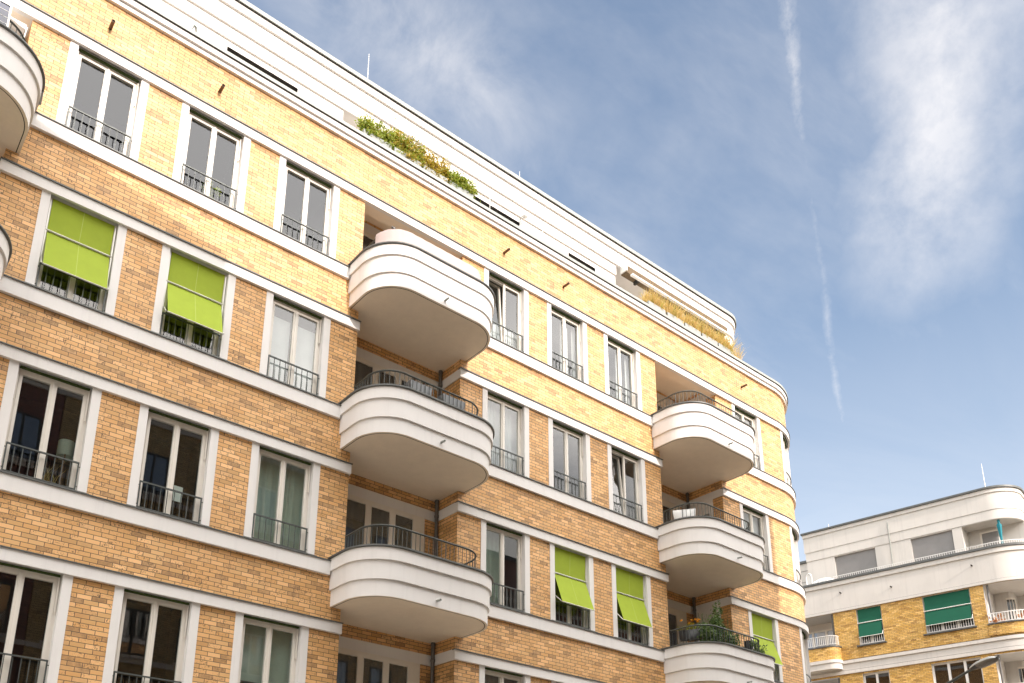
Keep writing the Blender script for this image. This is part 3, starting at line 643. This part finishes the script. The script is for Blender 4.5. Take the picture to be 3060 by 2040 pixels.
# ------------------------------------------------------------------ houses on the near side of the street (seen mirrored in the panes; they shade the lower facade)
def far_house(name, label, x0, x1, zl, zr, mat, nx, seed, zbase=3.4):
    rn = random.Random(seed); H = empty(name, label, 'building'); Y = -17.2; D = 9.
    mb = MB(); c = [(x0, Y), (x1, Y), (x1, Y-D), (x0, Y-D)]; hz = [zl, zr, zr, zl]
    for i in range(4):
        j = (i+1) % 4; a, b = c[i], c[j]; L_ = math.dist(a, b)
        mb.quad([(*a, 0), (*b, 0), (*b, hz[j]), (*a, hz[i])], [(0, 0), (L_, 0), (L_, hz[j]), (0, hz[i])])
    mb.build('wall', mat, H); MB().quad([(*p, z) for p, z in zip(c, hz)]).build('roof', 'tiles', H)
    MB().quad([(x0-.0, Y+.12, zl-.25), (x1, Y+.12, zr-.25), (x1, Y+.12, zr+.0), (x0, Y+.12, zl+.0)]).quad([(x0, Y, zl-.25), (x1, Y, zr-.25), (x1, Y+.12, zr-.25), (x0, Y+.12, zl-.25)]).quad([(x0, Y, zl), (x1, Y, zr), (x1, Y+.12, zr), (x0, Y+.12, zl)]).build('eaves', 'zinc', H)
    st = (x1-x0)/nx
    for r in range(int((min(zl, zr)-.9-zbase)//3.25)+1):
        z = zbase+r*3.25
        MB().box(x0, x1, Y+.003, Y+.09, z-.32, z-.14).build('string_course', 'white2', H)
        for i in range(nx):
            a = x0+st*(i+.5)-.62; b = a+1.24
            if z+1.75 > min(zl, zr)-.4: continue
            q = MB(); q.box(a, a+.07, Y+.0, Y+.05, z, z+1.75).box(b-.07, b, Y, Y+.05, z, z+1.75).box(a+.07, b-.07, Y, Y+.05, z+1.68, z+1.75).box(a+.07, b-.07, Y, Y+.05, z, z+.07).box((a+b)/2-.05, (a+b)/2+.05, Y, Y+.05, z+.07, z+1.68)
            w = q.build('window', 'frame' if rn.random() < .5 else 'steel', H)
            MB().rect(a+.07, b-.07, Y+.02, z+.07, z+1.68).build('glass_pane', 'glassb', w); MB().box(a-.1, b+.1, Y+.091, Y+.16, z-.14, z-.04).build('window_sill', 'white2', w)
    return H
far_house('brown_brick_house', 'dark brown brick house opposite, mirrored in the lower left windows', -9., 6.30, 26.05, 22.25, 'brick3', 6, 3)
far_house('olive_brick_house', 'olive brick house opposite with rows of windows, mirrored in the lower middle windows', 6.32, 25.38, 21.80, 21.80, 'brick4', 8, 4)
far_house('low_brick_house', 'lower brick house opposite, mirrored in the lower right windows', 25.4, 44., 18.5, 18.5, 'brick3', 7, 5)
# ------------------------------------------------------------------ ground
def sheet(name, z, x0, x1, y0, y1, mat, th=0):
    mb = MB(); mb.quad([(x0, y0, z), (x1, y0, z), (x1, y1, z), (x0, y1, z)])
    if th: mb.box(x0, x1, y0, y1, z-th, z-.001)
    tag(mb.build(name, mat), kind='structure')
sheet('ground', -.02, -600, 600, -600, 600, 'paving'); sheet('road', -.012, -300, 300, -12.2, -3.4, 'asphalt')
sheet('side_street', -.008, 30.6, 41., -3.4, 300, 'asphalt')
sheet('pavement', .12, -300, 30.4, -3.4, -.01, 'paving', .13); sheet('opposite_pavement', .12, -300, 300, -17.19, -12.2, 'paving', .13)
# ------------------------------------------------------------------ street lamp
SL = empty('street_lamp', 'grey street lamp with a curved arm in front of the white and yellow building', 'street lamp')
base = Vector((21.95, -2.7, .12)); SL.location = base
def off(p): return Vector(p)-base
mb = MB(); arm = [(21.95, -2.7, .12), (21.95, -2.7, 3.), (21.95, -2.7, 4.7), (21.95, -2.85, 5.15), (21.95, -3.4, 5.65), (21.95, -4.4, 6.16), (21.95, -5.3, 6.54), (21.95, -5.9, 6.77), (21.92, -6.30, 6.93), (21.90, -6.44, 6.97)]
mb.tube([off(p) for p in arm], .04, 12, radii=[.09, .075, .065, .055, .045, .042, .038, .034, .030, .030]); mb.build('pole', 'steel', SL)
A, Bp = Vector((21.91, -6.38, 6.955)), Vector((21.70, -7.04, 7.07)); ax = (Bp-A).normalized(); sx = ax.cross(Vector((0, 0, 1))).normalized(); uz = sx.cross(ax)
if uz.z < 0: uz = -uz
L = (Bp-A).length; prof = [(0, .04, .035), (.03, .085, .06), (.16, .125, .085), (.35, .17, .10), (.60, .19, .105), (.82, .175, .09), (.94, .13, .06), (1., .05, .025)]
rg, lg = [], []
for t, w_, h_ in prof:
    c = A+ax*L*t; rg.append([off(c+sx*w_*math.cos(PI*k/12)+uz*h_*math.sin(PI*k/12)) for k in range(13)])
    lg.append([off(c+sx*w_*math.cos(PI*k/12)-uz*(h_*(.35 if t < .3 else .62))*math.sin(PI*k/12)) for k in range(13)])
MB().grid(rg).build('lamp_head', 'lampgrey', SL); mb = MB().grid(lg[:4]); hd = mb.build('lamp_base', 'black', SL); MB().grid(lg[3:]).build('diffuser', 'lampglass', SL)
# ------------------------------------------------------------------ planters on the roof terrace
rn = random.Random(11)
def planter(x, w, mat, kind, label, group, h=.36, y0=.03, y1=.30, zb=19.056, n=420, hh=.32):
    t = empty('planter', label, 'planter', group); t.location = ((x+w/2), (y0+y1)/2, zb)
    def bx(mb, a, b, c, d, e, f): return mb.box(a-x-w/2, b-x-w/2, c-(y0+y1)/2, d-(y0+y1)/2, e-zb, f-zb)
    mb = MB(); th = .02
    bx(mb, x, x+w, y0, y0+th, zb, zb+h); bx(mb, x, x+w, y1-th, y1, zb, zb+h); bx(mb, x, x+th, y0+th, y1-th, zb, zb+h); bx(mb, x+w-th, x+w, y0+th, y1-th, zb, zb+h); bx(mb, x+th, x+w-th, y0+th, y1-th, zb, zb+h-.06)
    mb.build('box', mat, t)
    if kind == 'grass':
        g = MB(); blades(g, (0, .02, h-.08), (w*.5, .12, .62), 620, rn, .008, .34, (.45, 1.)); blades(g, (0, -.04, h-.08), (w*.5, .1, .32), 200, rn, .008, .6, (.5, 1.)); g.build('grass', 'golden', t)
    else:
        ms = kind.split('+')
        for m in ms:
            g = MB(); foliage(g, (0, -.02, h+hh*.45), (w*.55, .17, hh*.72), int(n*4/len(ms)), .036, rn, hang=.2)
            for i in range(26):
                p = Vector((rn.uniform(-w/2, w/2), rn.uniform(-.1, .1), h-.05)); g.tube([p, p+Vector((rn.gauss(0, .05), rn.gauss(0, .04), hh*.7)), p+Vector((rn.gauss(0, .12), rn.gauss(0, .08), hh*rn.uniform(1.1, 1.7)))], .0035, 3, cap=False)
            foliage(g, (0, -.15, h-.06), (w*.48, .05, .10), 50, .028, rn, hang=1.2)
            g.build('foliage', m, t)
    return t
PG = 'planters with green and yellowing plants along the roof terrace'
planter(8.56, .81, 'planter', 'green', 'metal planter with bright green shoots, left end of the roof terrace row', PG, n=900, hh=.34)
planter(9.46, .82, 'planter', 'green+yellow', 'metal planter with tall green and yellowing leaves, second from the left on the roof terrace', PG, n=1100, hh=.50)
planter(10.35, .77, 'planter', 'yellow', 'metal planter with yellow-brown drooping leaves, third in the roof terrace row', PG, n=900, hh=.48)
planter(11.20, .78, 'planter', 'green', 'metal planter of low fresh green leaves, right end of the leafy roof row', PG, n=900, hh=.30)
t = empty('tall_stalks', 'thin dry stalks rising above the green planter at the left end of the roof terrace', 'plant'); t.location = (8.8, .2, 19.6)
g = MB(); blades(g, (0, 0, 0), (.22, .08, .98), 16, rn, .004, .14, (.6, 1.)); foliage(g, (0, 0, .7), (.25, .1, .28), 60, .012, rn); g.build('stalks', 'golden', t)
GG = 'planters with golden grass at the curved end of the roof terrace'
for i, x in enumerate((18.96, 19.86, 20.72, 21.60, 22.46)):
    planter(x, .80, 'planter', 'grass', 'golden grass planter near the curved roof corner, '+['first from the left, below the awning end', 'second from the left', 'middle one of the five', 'fourth from the left', 'last one at the right end'][i], GG)
t = empty('grass_tuft', 'loose tuft of wispy grass hanging over the parapet at the end of the terrace row', 'plant'); t.location = (23.35, .12, 19.06)
g = MB(); blades(g, (0, 0, 0), (.30, .1, .75), 190, rn, .006, .38, (.4, 1.)); g.build('grass', 'golden', t)
t = empty('parapet_plant', 'small yellow-green plant peeping over the roof terrace parapet', 'plant'); t.location = (14.55, .30, 19.0)
g = MB(); foliage(g, (0, 0, .28), (.26, .07, .14), 170, .03, rn); g.build('foliage', 'yellow', t)
t = empty('weeds', 'few green weeds on the parapet close to the curved roof corner', 'plant'); t.location = (24.4, .1, 19.05)
g = MB(); blades(g, (0, 0, 0), (.35, .05, .24), 9, rn, .008, .3); g.build('leaves', 'tomato', t)
o = MB().box(9.95, 10.12, .36, .37, 19.95, 20.12).build('red_cloth', 'red'); tag(o, 'small red cloth behind the roof terrace plants', 'cloth')
# ------------------------------------------------------------------ things on the balconies
c1, c2, c0 = CXB[1], CXB[2], CXB[0]
# privacy cloth on the top middle balcony
p = outline(c1, -.235, 20); p = p[2:-2]; mb = MB(); zt = SILL[0]+.022
n = 160; L_ = [0]
for i in range(1, len(p)): L_.append(L_[-1]+math.dist(p[i], p[i-1]))
row = []
for i in range(n+1):
    s_ = L_[-1]*i/n; k = max(j for j in range(len(L_)) if L_[j] <= s_+1e-9); k = min(k, len(p)-2); f = (s_-L_[k])/(L_[k+1]-L_[k])
    x, y = p[k][0]+(p[k+1][0]-p[k][0])*f, p[k][1]+(p[k+1][1]-p[k][1])*f; w_ = .003*math.sin(i*.9)+.006*math.sin(i*.13+1)
    row.append([(x, y-w_*.5, zt+.05), (x, y+w_, zt+.35), (x, y, zt+.66+.003*math.sin(i*.5))])
mb.grid(row); o = mb.build('privacy_cloth', 'screen'); tag(o, 'pale pink cloth wrapped round the railing of the topmost middle balcony', 'privacy screen')
t = empty('knotted_tie', 'dark knotted tie on the railing above the pale pink cloth', 'tie'); t.location = (8.93, -.93, 15.98); g = MB(); foliage(g, (0, 0, 0), (.05, .04, .08), 40, .04, rn); g.build('knot', 'steel', t)
def trough(x, y, rot, w, mat, leaf, label, z, h=.24, d=.2, n=160, hh=.12, size=.03, group=None, lmat=None):
    t = empty('flower_box', label, 'flower box', group); t.location = (x, y, z); t.rotation_euler = (0, 0, rot)
    mb = MB(); mb.grid([[(-w/2*s_, -d/2*s_, zz), (w/2*s_, -d/2*s_, zz), (w/2*s_, d/2*s_, zz), (-w/2*s_, d/2*s_, zz), (-w/2*s_, -d/2*s_, zz)] for s_, zz in ((.90, 0), (1., h), (.94, h), (.93, h-.05))]); mb.quad([(-w/2*.9, -d/2*.9, 0), (w/2*.9, -d/2*.9, 0), (w/2*.9, d/2*.9, 0), (-w/2*.9, d/2*.9, 0)]).quad([(-w/2*.93, -d/2*.93, h-.05), (w/2*.93, -d/2*.93, h-.05), (w/2*.93, d/2*.93, h-.05), (-w/2*.93, d/2*.93, h-.05)])
    mb.build('box', mat, t)
    if leaf: g = MB(); foliage(g, (0, 0, h+hh*.4), (w*.48, d*.5, hh), n, size, rn); g.build('foliage', leaf, t)
    return t
tb = SILL[1]+.022
trough(9.72, -1.03, 0, .58, 'planterd', 'dry', 'slate grey flower box with dry brown plants, left of the two behind the railing', tb+.22, h=.30, n=170, hh=.11, group='slate grey flower boxes on the middle balcony')
trough(10.62, -1.03, 0, .62, 'planterd', 'dry', 'slate grey flower box with reddish leaves, right of the two behind the railing', tb+.22, h=.30, n=110, hh=.10, group='slate grey flower boxes on the middle balcony')
t = trough(c2-1.29, -.62, 2.2, .62, 'plastic', None, 'empty white flower box hung inside the railing of the right balcony under the topmost one', tb+.20, h=.26, d=.2)
tc = SILL[2]+.022
t = trough(c2-1.24, -.52, 2.1, .56, 'black', 'green', 'black flower box with orange marigolds on the planted balcony', tc+.28, h=.26, d=.2, n=260, hh=.14, size=.028)
for i in range(9):
    g = MB(); foliage(g, (rn.uniform(-.28, .28), rn.uniform(-.1, .1), .42+rn.uniform(0, .16)), (.02, .02, .014), 16, .032, rn); g.build('blossom', 'orange', t)
t = empty('tomato_plants', 'tall leafy green tomato plants behind the railing of the lower right balcony', 'plant'); t.location = (c2-.35, -.78, tc+.05)
g = MB(); foliage(g, (0, 0, .30), (.78, .16, .34), 2600, .042, rn); foliage(g, (-.02, 0, .85), (.26, .15, .42), 1100, .042, rn); foliage(g, (.1, 0, 1.3), (.12, .1, .2), 130, .035, rn)
for i in range(20): q = Vector((rn.uniform(-.7, .7), rn.uniform(-.1, .1), -.2)); g.tube([q, q+Vector((rn.gauss(0, .04), 0, .6)), q+Vector((rn.gauss(0, .1), rn.gauss(0, .05), 1.2))], .006, 4, cap=False)
g.build('foliage', 'tomato', t); g = MB(); g.box(-.75, .75, -.14, .14, -.55, -.22); g.build('box', 'black', t)
t = empty('climbing_plant', 'dark climbing plant spilling over the right end of the planted balcony railing', 'plant'); t.location = (c2+1.25, -.82, tc+.1)
g = MB(); foliage(g, (0, 0, .25), (.34, .20, .26), 420, .042, rn, hang=.5); foliage(g, (.32, -.12, .0), (.14, .1, .14), 90, .04, rn, hang=.8); g.build('foliage', 'tomato', t); g = MB(); g.tube([(-.25, .02, .26), (-.25, .02, .50)], .11, 10); g.build('pot', 'black', t)
# top left balcony: solar panel, awning edge, pot
t = empty('solar_panel', 'dark blue solar panel hung on the railing of the top left balcony', 'solar panel'); t.location = (c0+.2, -1.28, SILL[0]+.05)
R3 = (Vector((1, 0, 0)), Vector((0, 1, 0)), Vector((0, 0, 1)))
pb = MB(); pw, ph = .82, .80; tilt = lambda x, z, d=0: (x, .0+z*.16-d, z)
pb.quad([tilt(-pw, 0), tilt(pw, 0), tilt(pw, ph), tilt(-pw, ph)]); cl = pb.build('cells', 'solar', t)
pb = MB()
def bar3(x0, x1, z0, z1, d, w_=.0): 
    a = [tilt(x0, z0, d), tilt(x1, z0, d), tilt(x1, z1, d), tilt(x0, z1, d)]; b = [tilt(x0, z0, -.03), tilt(x1, z0, -.03), tilt(x1, z1, -.03), tilt(x0, z1, -.03)]
    pb.quad(a); pb.quad(b)
    for i in range(4): pb.quad([a[i], a[(i+1) % 4], b[(i+1) % 4], b[i]])
for q in ((-pw-.03, -pw, -.03, ph+.03), (pw, pw+.03, -.03, ph+.03), (-pw, pw, -.03, 0), (-pw, pw, ph, ph+.03)): bar3(*q, .012)
pb.build('frame', 'alu', t); pb = MB()
for i in range(1, 10): bar3(-pw+pw*2*i/10-.003, -pw+pw*2*i/10+.003, 0, ph, .003)
for i in range(1, 5): bar3(-pw, pw, ph*i/5-.003, ph*i/5+.003, .004)
pb.build('cell_lines', 'alu', t)
mb = MB(); mb.grid([[( -1.2+2.38*i/30, -.30-.02*math.sin(i*.8), 16.70+.03*math.sin(i*.55)), (-1.2+2.38*i/30, -.28, 16.80+.012*math.sin(i*.4))] for i in range(31)]); mb.grid([[(-1.2+2.38*i/30, -.28, 16.80), (-1.2+2.38*i/30, .45, 17.05)] for i in range(31)])
o = mb.build('cloth_awning', 'cloth'); tag(o, 'white cloth awning with a wavy edge above the top left balcony', 'awning'); MB().tube([(1.19, -.28, 16.74), (1.13, -.30, 15.9), (1.10, -.28, 15.5)], .013, 6).build('support_rod', 'alu', o)
t = trough(c0+1.78, -.42, 1.45, .34, 'planter', 'yellow', 'small grey pot with yellowing leaves on the edge of the top left balcony', SILL[0]-.02, h=.17, d=.15, n=60, hh=.12)
# things seen in the windows
t = empty('table_lamp', 'sage green drum table lamp behind the third row window at the left', 'lamp'); t.location = (3.18, .50, 8.45)
MB().tube([(0, 0, .48), (0, 0, .481), (0, 0, .77), (0, 0, .771)], .15, 20, radii=[.145, .145, .145, .145], cap=False).build('lamp_shade', 'shade', t); MB().tube([(0, 0, -.2), (0, 0, -.18), (0, 0, 0), (0, 0, .6)], .012, 8, radii=[.08, .08, .012, .012]).build('lamp_base', 'wood', t)
t = empty('dry_houseplant', 'thin dry houseplant beside the sage green lamp', 'houseplant'); t.location = (2.95, .42, 8.25); g = MB(); blades(g, (0, 0, 0), (.12, .04, .48), 26, rn, .004, .4); g.build('stems', 'golden', t)
o = MB().box(5.13, 5.30, .33, .335, 8.62, 8.93).build('paper_sheet', 'paper'); tag(o, 'white paper sheet standing behind the second window of the third row', 'paper')
t = empty('leafy_houseplant', 'pale green houseplant behind the second window of the top row', 'houseplant'); t.location = (5.2, .42, 15.35); g = MB(); foliage(g, (0, 0, .40), (.16, .1, .32), 240, .07, rn); g.build('foliage', 'green', t); g = MB(); g.tube([(0, 0, -.05), (0, 0, .12)], .09, 10); g.build('pot', 'shade', t)
# second building: parasol, mirror chair, cloth, plants
pp = Vector(P2(9.75, 1.05, 18.6)); t = empty('parasol', 'closed teal parasol on the terrace of the corner building', 'parasol'); t.location = pp
mb = MB(); rg = []
for z, rr in ((.95, .03), (1.0, .10), (1.25, .07), (1.6, .10), (2.0, .15), (2.12, .16), (2.22, .07), (2.32, .10), (2.5, .03)):
    rr *= .62; rg.append([(rr*(1+.25*math.cos(5*a*PI/10))*math.cos(a*PI/10), rr*(1+.25*math.cos(5*a*PI/10))*math.sin(a*PI/10), z-.35) for a in range(21)])
mb.grid(rg); mb.build('cloth', 'teal', t); MB().tube([(0, 0, 0), (0, 0, 2.2)], .025, 8).build('pole', 'black', t)
q0 = P2(-.02, .12, 18.94); t = empty('white_arch_frame', 'white arched chair back on the left end of the corner building terrace', 'chair'); t.location = q0
pts = [Vector(P2(-.02-.15+.0, .12, 18.94))-Vector(q0)]; pts += [Vector(P2(-.02-.15*math.cos(PI*i/8), .12, 19.42+.24*math.sin(PI*i/8)))-Vector(q0) for i in range(9)]+[Vector(P2(.13, .12, 18.94))-Vector(q0)]
MB().tube(pts, .035, 8).build('frame', 'plastic', t); MB().quad([pts[0], pts[1], pts[3], pts[5], pts[7], pts[9], pts[10]]).build('panel', 'cloth', t)
mb = MB(P2); rgr = []
for i in range(41):
    u = .15+1.2*i/40; hgt = .06+.24*math.sin(PI*min(1, max(0, (u-.05)/1.35)))**.7+.02*math.sin(i*1.9)
    rgr.append([P2(u, .02+.02*math.sin(i*.8), 18.95), P2(u, .06+.03*math.sin(i*1.3), 18.95+hgt*.7), P2(u, .16, 18.95+hgt), P2(u, .4, 18.93+hgt*.8)])
mb.grid(rgr); o = mb.build('white_cloth', 'cloth'); tag(o, 'crumpled white cloth over the terrace railing beside the arched chair back', 'cloth')
for k, (u, z, lab) in enumerate(((8.75, 15.0, 'orange-tinted plant at the left end of the corner loggia railing'), (10.15, 15.0, 'orange-brown plant in the middle behind the corner loggia railing'), (9.5, 11.5, 'pale brown plant on the lower corner loggia of the far building'))):
    t = empty('loggia_plant', lab, 'plant', 'plants in the corner loggias'); t.location = P2(u, .12, z); g = MB(); foliage(g, (0, 0, .26), (.22, .3, .24), 260, .07, rn); g.build('foliage', 'pampas', t)
t = empty('loggia_plant', 'small yellow plant on the rear terrace left of the arched chair', 'plant'); t.location = P2(-.9, .6, 18.95); g = MB(); foliage(g, (0, 0, .15), (.25, .2, .16), 140, .06, rn); g.build('foliage', 'yellow', t)
# ------------------------------------------------------------------ light
SUN = Vector((.045, -1, .475)).normalized(); elev = math.asin(SUN.z)
sd = bpy.data.lights.new('sun', 'SUN'); sd.energy = 2.0; sd.angle = math.radians(.55); sd.color = (1, .875, .80)
so = bpy.data.objects.new('sun', sd); COL.objects.link(so); so.rotation_euler = SUN.to_track_quat('Z', 'Y').to_euler(); so.location = (0, -60, 60)
wd = bpy.data.worlds.new('World'); scene.world = wd; wd.use_nodes = True; nt = wd.node_tree; L = nt.links; bg = nt.nodes['Background']
sk = N(nt, 'ShaderNodeTexSky', sky_type='NISHITA', sun_disc=False, sun_elevation=elev, sun_rotation=PI-.045, air_density=1.0, dust_density=1.6, ozone_density=1.2, altitude=50)
tc_ = N(nt, 'ShaderNodeTexCoord'); sp = N(nt, 'ShaderNodeSeparateXYZ'); L.new(tc_.outputs['Generated'], sp.inputs[0])
zc = math_(nt, 'MAXIMUM', sp.outputs[2], .05)
cx, cy = math_(nt, 'DIVIDE', sp.outputs[0], zc), math_(nt, 'DIVIDE', sp.outputs[1], zc)
cb = N(nt, 'ShaderNodeCombineXYZ'); L.new(cx, cb.inputs[0]); L.new(cy, cb.inputs[1])
def noise(vec, scale, det=6, rough=.6, dist=0., sc=None, rot=0., loc=(0, 0, 0)):
    mp = N(nt, 'ShaderNodeMapping'); mp.inputs['Scale'].default_value = sc or (1, 1, 1); mp.inputs['Rotation'].default_value = (0, 0, rot); mp.inputs['Location'].default_value = loc; L.new(vec, mp.inputs[0])
    n = N(nt, 'ShaderNodeTexNoise', i_Scale=scale, i_Detail=det, i_Roughness=rough, i_Distortion=dist); L.new(mp.outputs[0], n.inputs['Vector']); return n.outputs[0]
def dot(v):
    n = N(nt, 'ShaderNodeVectorMath', operation='DOT_PRODUCT'); L.new(tc_.outputs['Generated'], n.inputs[0]); n.inputs[1].default_value = v; return n.outputs['Value']
def streakf(pa, pb, half, wob, wsc, soft=.5):
    """soft band along the great circle through two sky points; returns (across, along 0..1)"""
    a, b = ray(*pa), ray(*pb); n = a.cross(b).normalized(); mid_ = (a+b).normalized(); t = n.cross(mid_).normalized()
    e = abs((b-a).dot(t))
    wb = math_(nt, 'MULTIPLY', math_(nt, 'SUBTRACT', noise(tc_.outputs['Generated'], wsc, 5, .6), .5), wob)
    d = math_(nt, 'ABSOLUTE', math_(nt, 'ADD', dot(n), wb)); ac = math_(nt, 'SUBTRACT', 1., math_(nt, 'DIVIDE', d, half), clamp=True)
    s = 1 if (b-a).dot(t) > 0 else -1
    al = math_(nt, 'MULTIPLY_ADD', dot(tuple(t*s)), 1/e, .5)
    front = math_(nt, 'GREATER_THAN', dot(tuple(mid_)), 0.)
    return math_(nt, 'MULTIPLY', ac, front), al
K = W0/2352
thin = noise(cb.outputs[0], .9, 7, .62, .6, (1, 2.2, 1), .7)
fine = noise(cb.outputs[0], 6., 7, .62, .2, (1, 2.6, 1), .5)
veil = math_(nt, 'MULTIPLY_ADD', thin, 2.4, -.95, clamp=True)
veil = math_(nt, 'MULTIPLY', veil, math_(nt, 'MULTIPLY_ADD', fine, 1.2, .15, clamp=True))
veil = math_(nt, 'MULTIPLY', veil, .42)
# broad feathery cloud at the right, thin trail left of it, soft patch upper left
b1, a1 = streakf((2150*K, -200*K), (2110*K, 760*K), .095, .10, 5.)
b1 = math_(nt, 'MULTIPLY', math_(nt, 'POWER', b1, .8), math_(nt, 'MULTIPLY_ADD', a1, -3.2, 3.3, clamp=True))
b1 = math_(nt, 'MULTIPLY', b1, math_(nt, 'MULTIPLY_ADD', noise(tc_.outputs['Generated'], 15, 8, .60, .08), 2.0, -.28, clamp=True))
b2_, a2 = streakf((1800*K, -60*K), (1842*K, 380*K), .0125, .016, 14.)
b2_ = math_(nt, 'MULTIPLY', b2_, math_(nt, 'MULTIPLY_ADD', a2, -1.6, 1.75, clamp=True))
b3_, a3 = streakf((1848*K, 330*K), (1934*K, 975*K), .0075, .010, 14.)
b3_ = math_(nt, 'MULTIPLY', math_(nt, 'MULTIPLY', b3_, math_(nt, 'MULTIPLY_ADD', a3, -20., 20.5, clamp=True)), math_(nt, 'MULTIPLY_ADD', a3, .55, .45, clamp=True))
tn = math_(nt, 'MULTIPLY_ADD', noise(tc_.outputs['Generated'], 60, 6, .7), 1.8, -.25, clamp=True)
tr = math_(nt, 'MULTIPLY', math_(nt, 'ADD', b2_, b3_), tn)
b4, a4 = streakf((700*K, -150*K), (1250*K, 420*K), .13, .12, 4.)
b4 = math_(nt, 'MULTIPLY', math_(nt, 'MULTIPLY', b4, math_(nt, 'MULTIPLY_ADD', noise(tc_.outputs['Generated'], 9, 6, .62, .4), 2.2, -.55, clamp=True)), math_(nt, 'MULTIPLY_ADD', a4, -1.8, 2.2, clamp=True))
back = math_(nt, 'MULTIPLY', math_(nt, 'MULTIPLY_ADD', sp.outputs[1], -5., .35, clamp=True), math_(nt, 'MULTIPLY_ADD', noise(cb.outputs[0], 1.1, 7, .6, .5, loc=(3, 1, 0)), 3.4, -.75, clamp=True))  # cloud cover behind the camera, added as fill light
cm = math_(nt, 'MAXIMUM', math_(nt, 'MAXIMUM', veil, math_(nt, 'MULTIPLY', b1, .62)), math_(nt, 'MAXIMUM', math_(nt, 'MULTIPLY', tr, .36), math_(nt, 'MULTIPLY', b4, .5)))
CLOUD = (4.6, 4.6, 4.75)
hz = math_(nt, 'MULTIPLY', math_(nt, 'MULTIPLY_ADD', sp.outputs[2], -1.9, 1.15, clamp=True), math_(nt, 'MULTIPLY_ADD', thin, 1., .18, clamp=True))
cm = math_(nt, 'MAXIMUM', cm, math_(nt, 'MULTIPLY', hz, .8), clamp=True)
skc = mixc(nt, cm, sk.outputs[0], CLOUD)
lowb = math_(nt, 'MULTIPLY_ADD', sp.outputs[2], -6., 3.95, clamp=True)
bc = mixc(nt, lowb, (9.8, 9.6, 9.5), (18., 17., 16.))  # brightness set by elevation for pane reflections and to lift the shaded facade
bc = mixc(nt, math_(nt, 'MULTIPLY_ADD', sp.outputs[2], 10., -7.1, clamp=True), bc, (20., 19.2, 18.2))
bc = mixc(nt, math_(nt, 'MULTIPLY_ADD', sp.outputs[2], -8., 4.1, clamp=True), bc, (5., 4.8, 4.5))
skc = mixc(nt, 1., skc, (.83, .79, .735), 'MULTIPLY')
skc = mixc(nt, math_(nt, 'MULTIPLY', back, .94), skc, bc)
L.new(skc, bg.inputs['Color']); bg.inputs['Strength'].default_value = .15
scene.view_settings.view_transform = 'Standard'; scene.view_settings.look = 'None'; scene.view_settings.gamma = 1; scene.view_settings.exposure = 1.22
scene.render.engine = 'CYCLES'; scene.cycles.max_bounces = 8; scene.cycles.diffuse_bounces = 4; scene.cycles.transparent_max_bounces = 12; scene.cycles.caustics_reflective = False; scene.cycles.caustics_refractive = False
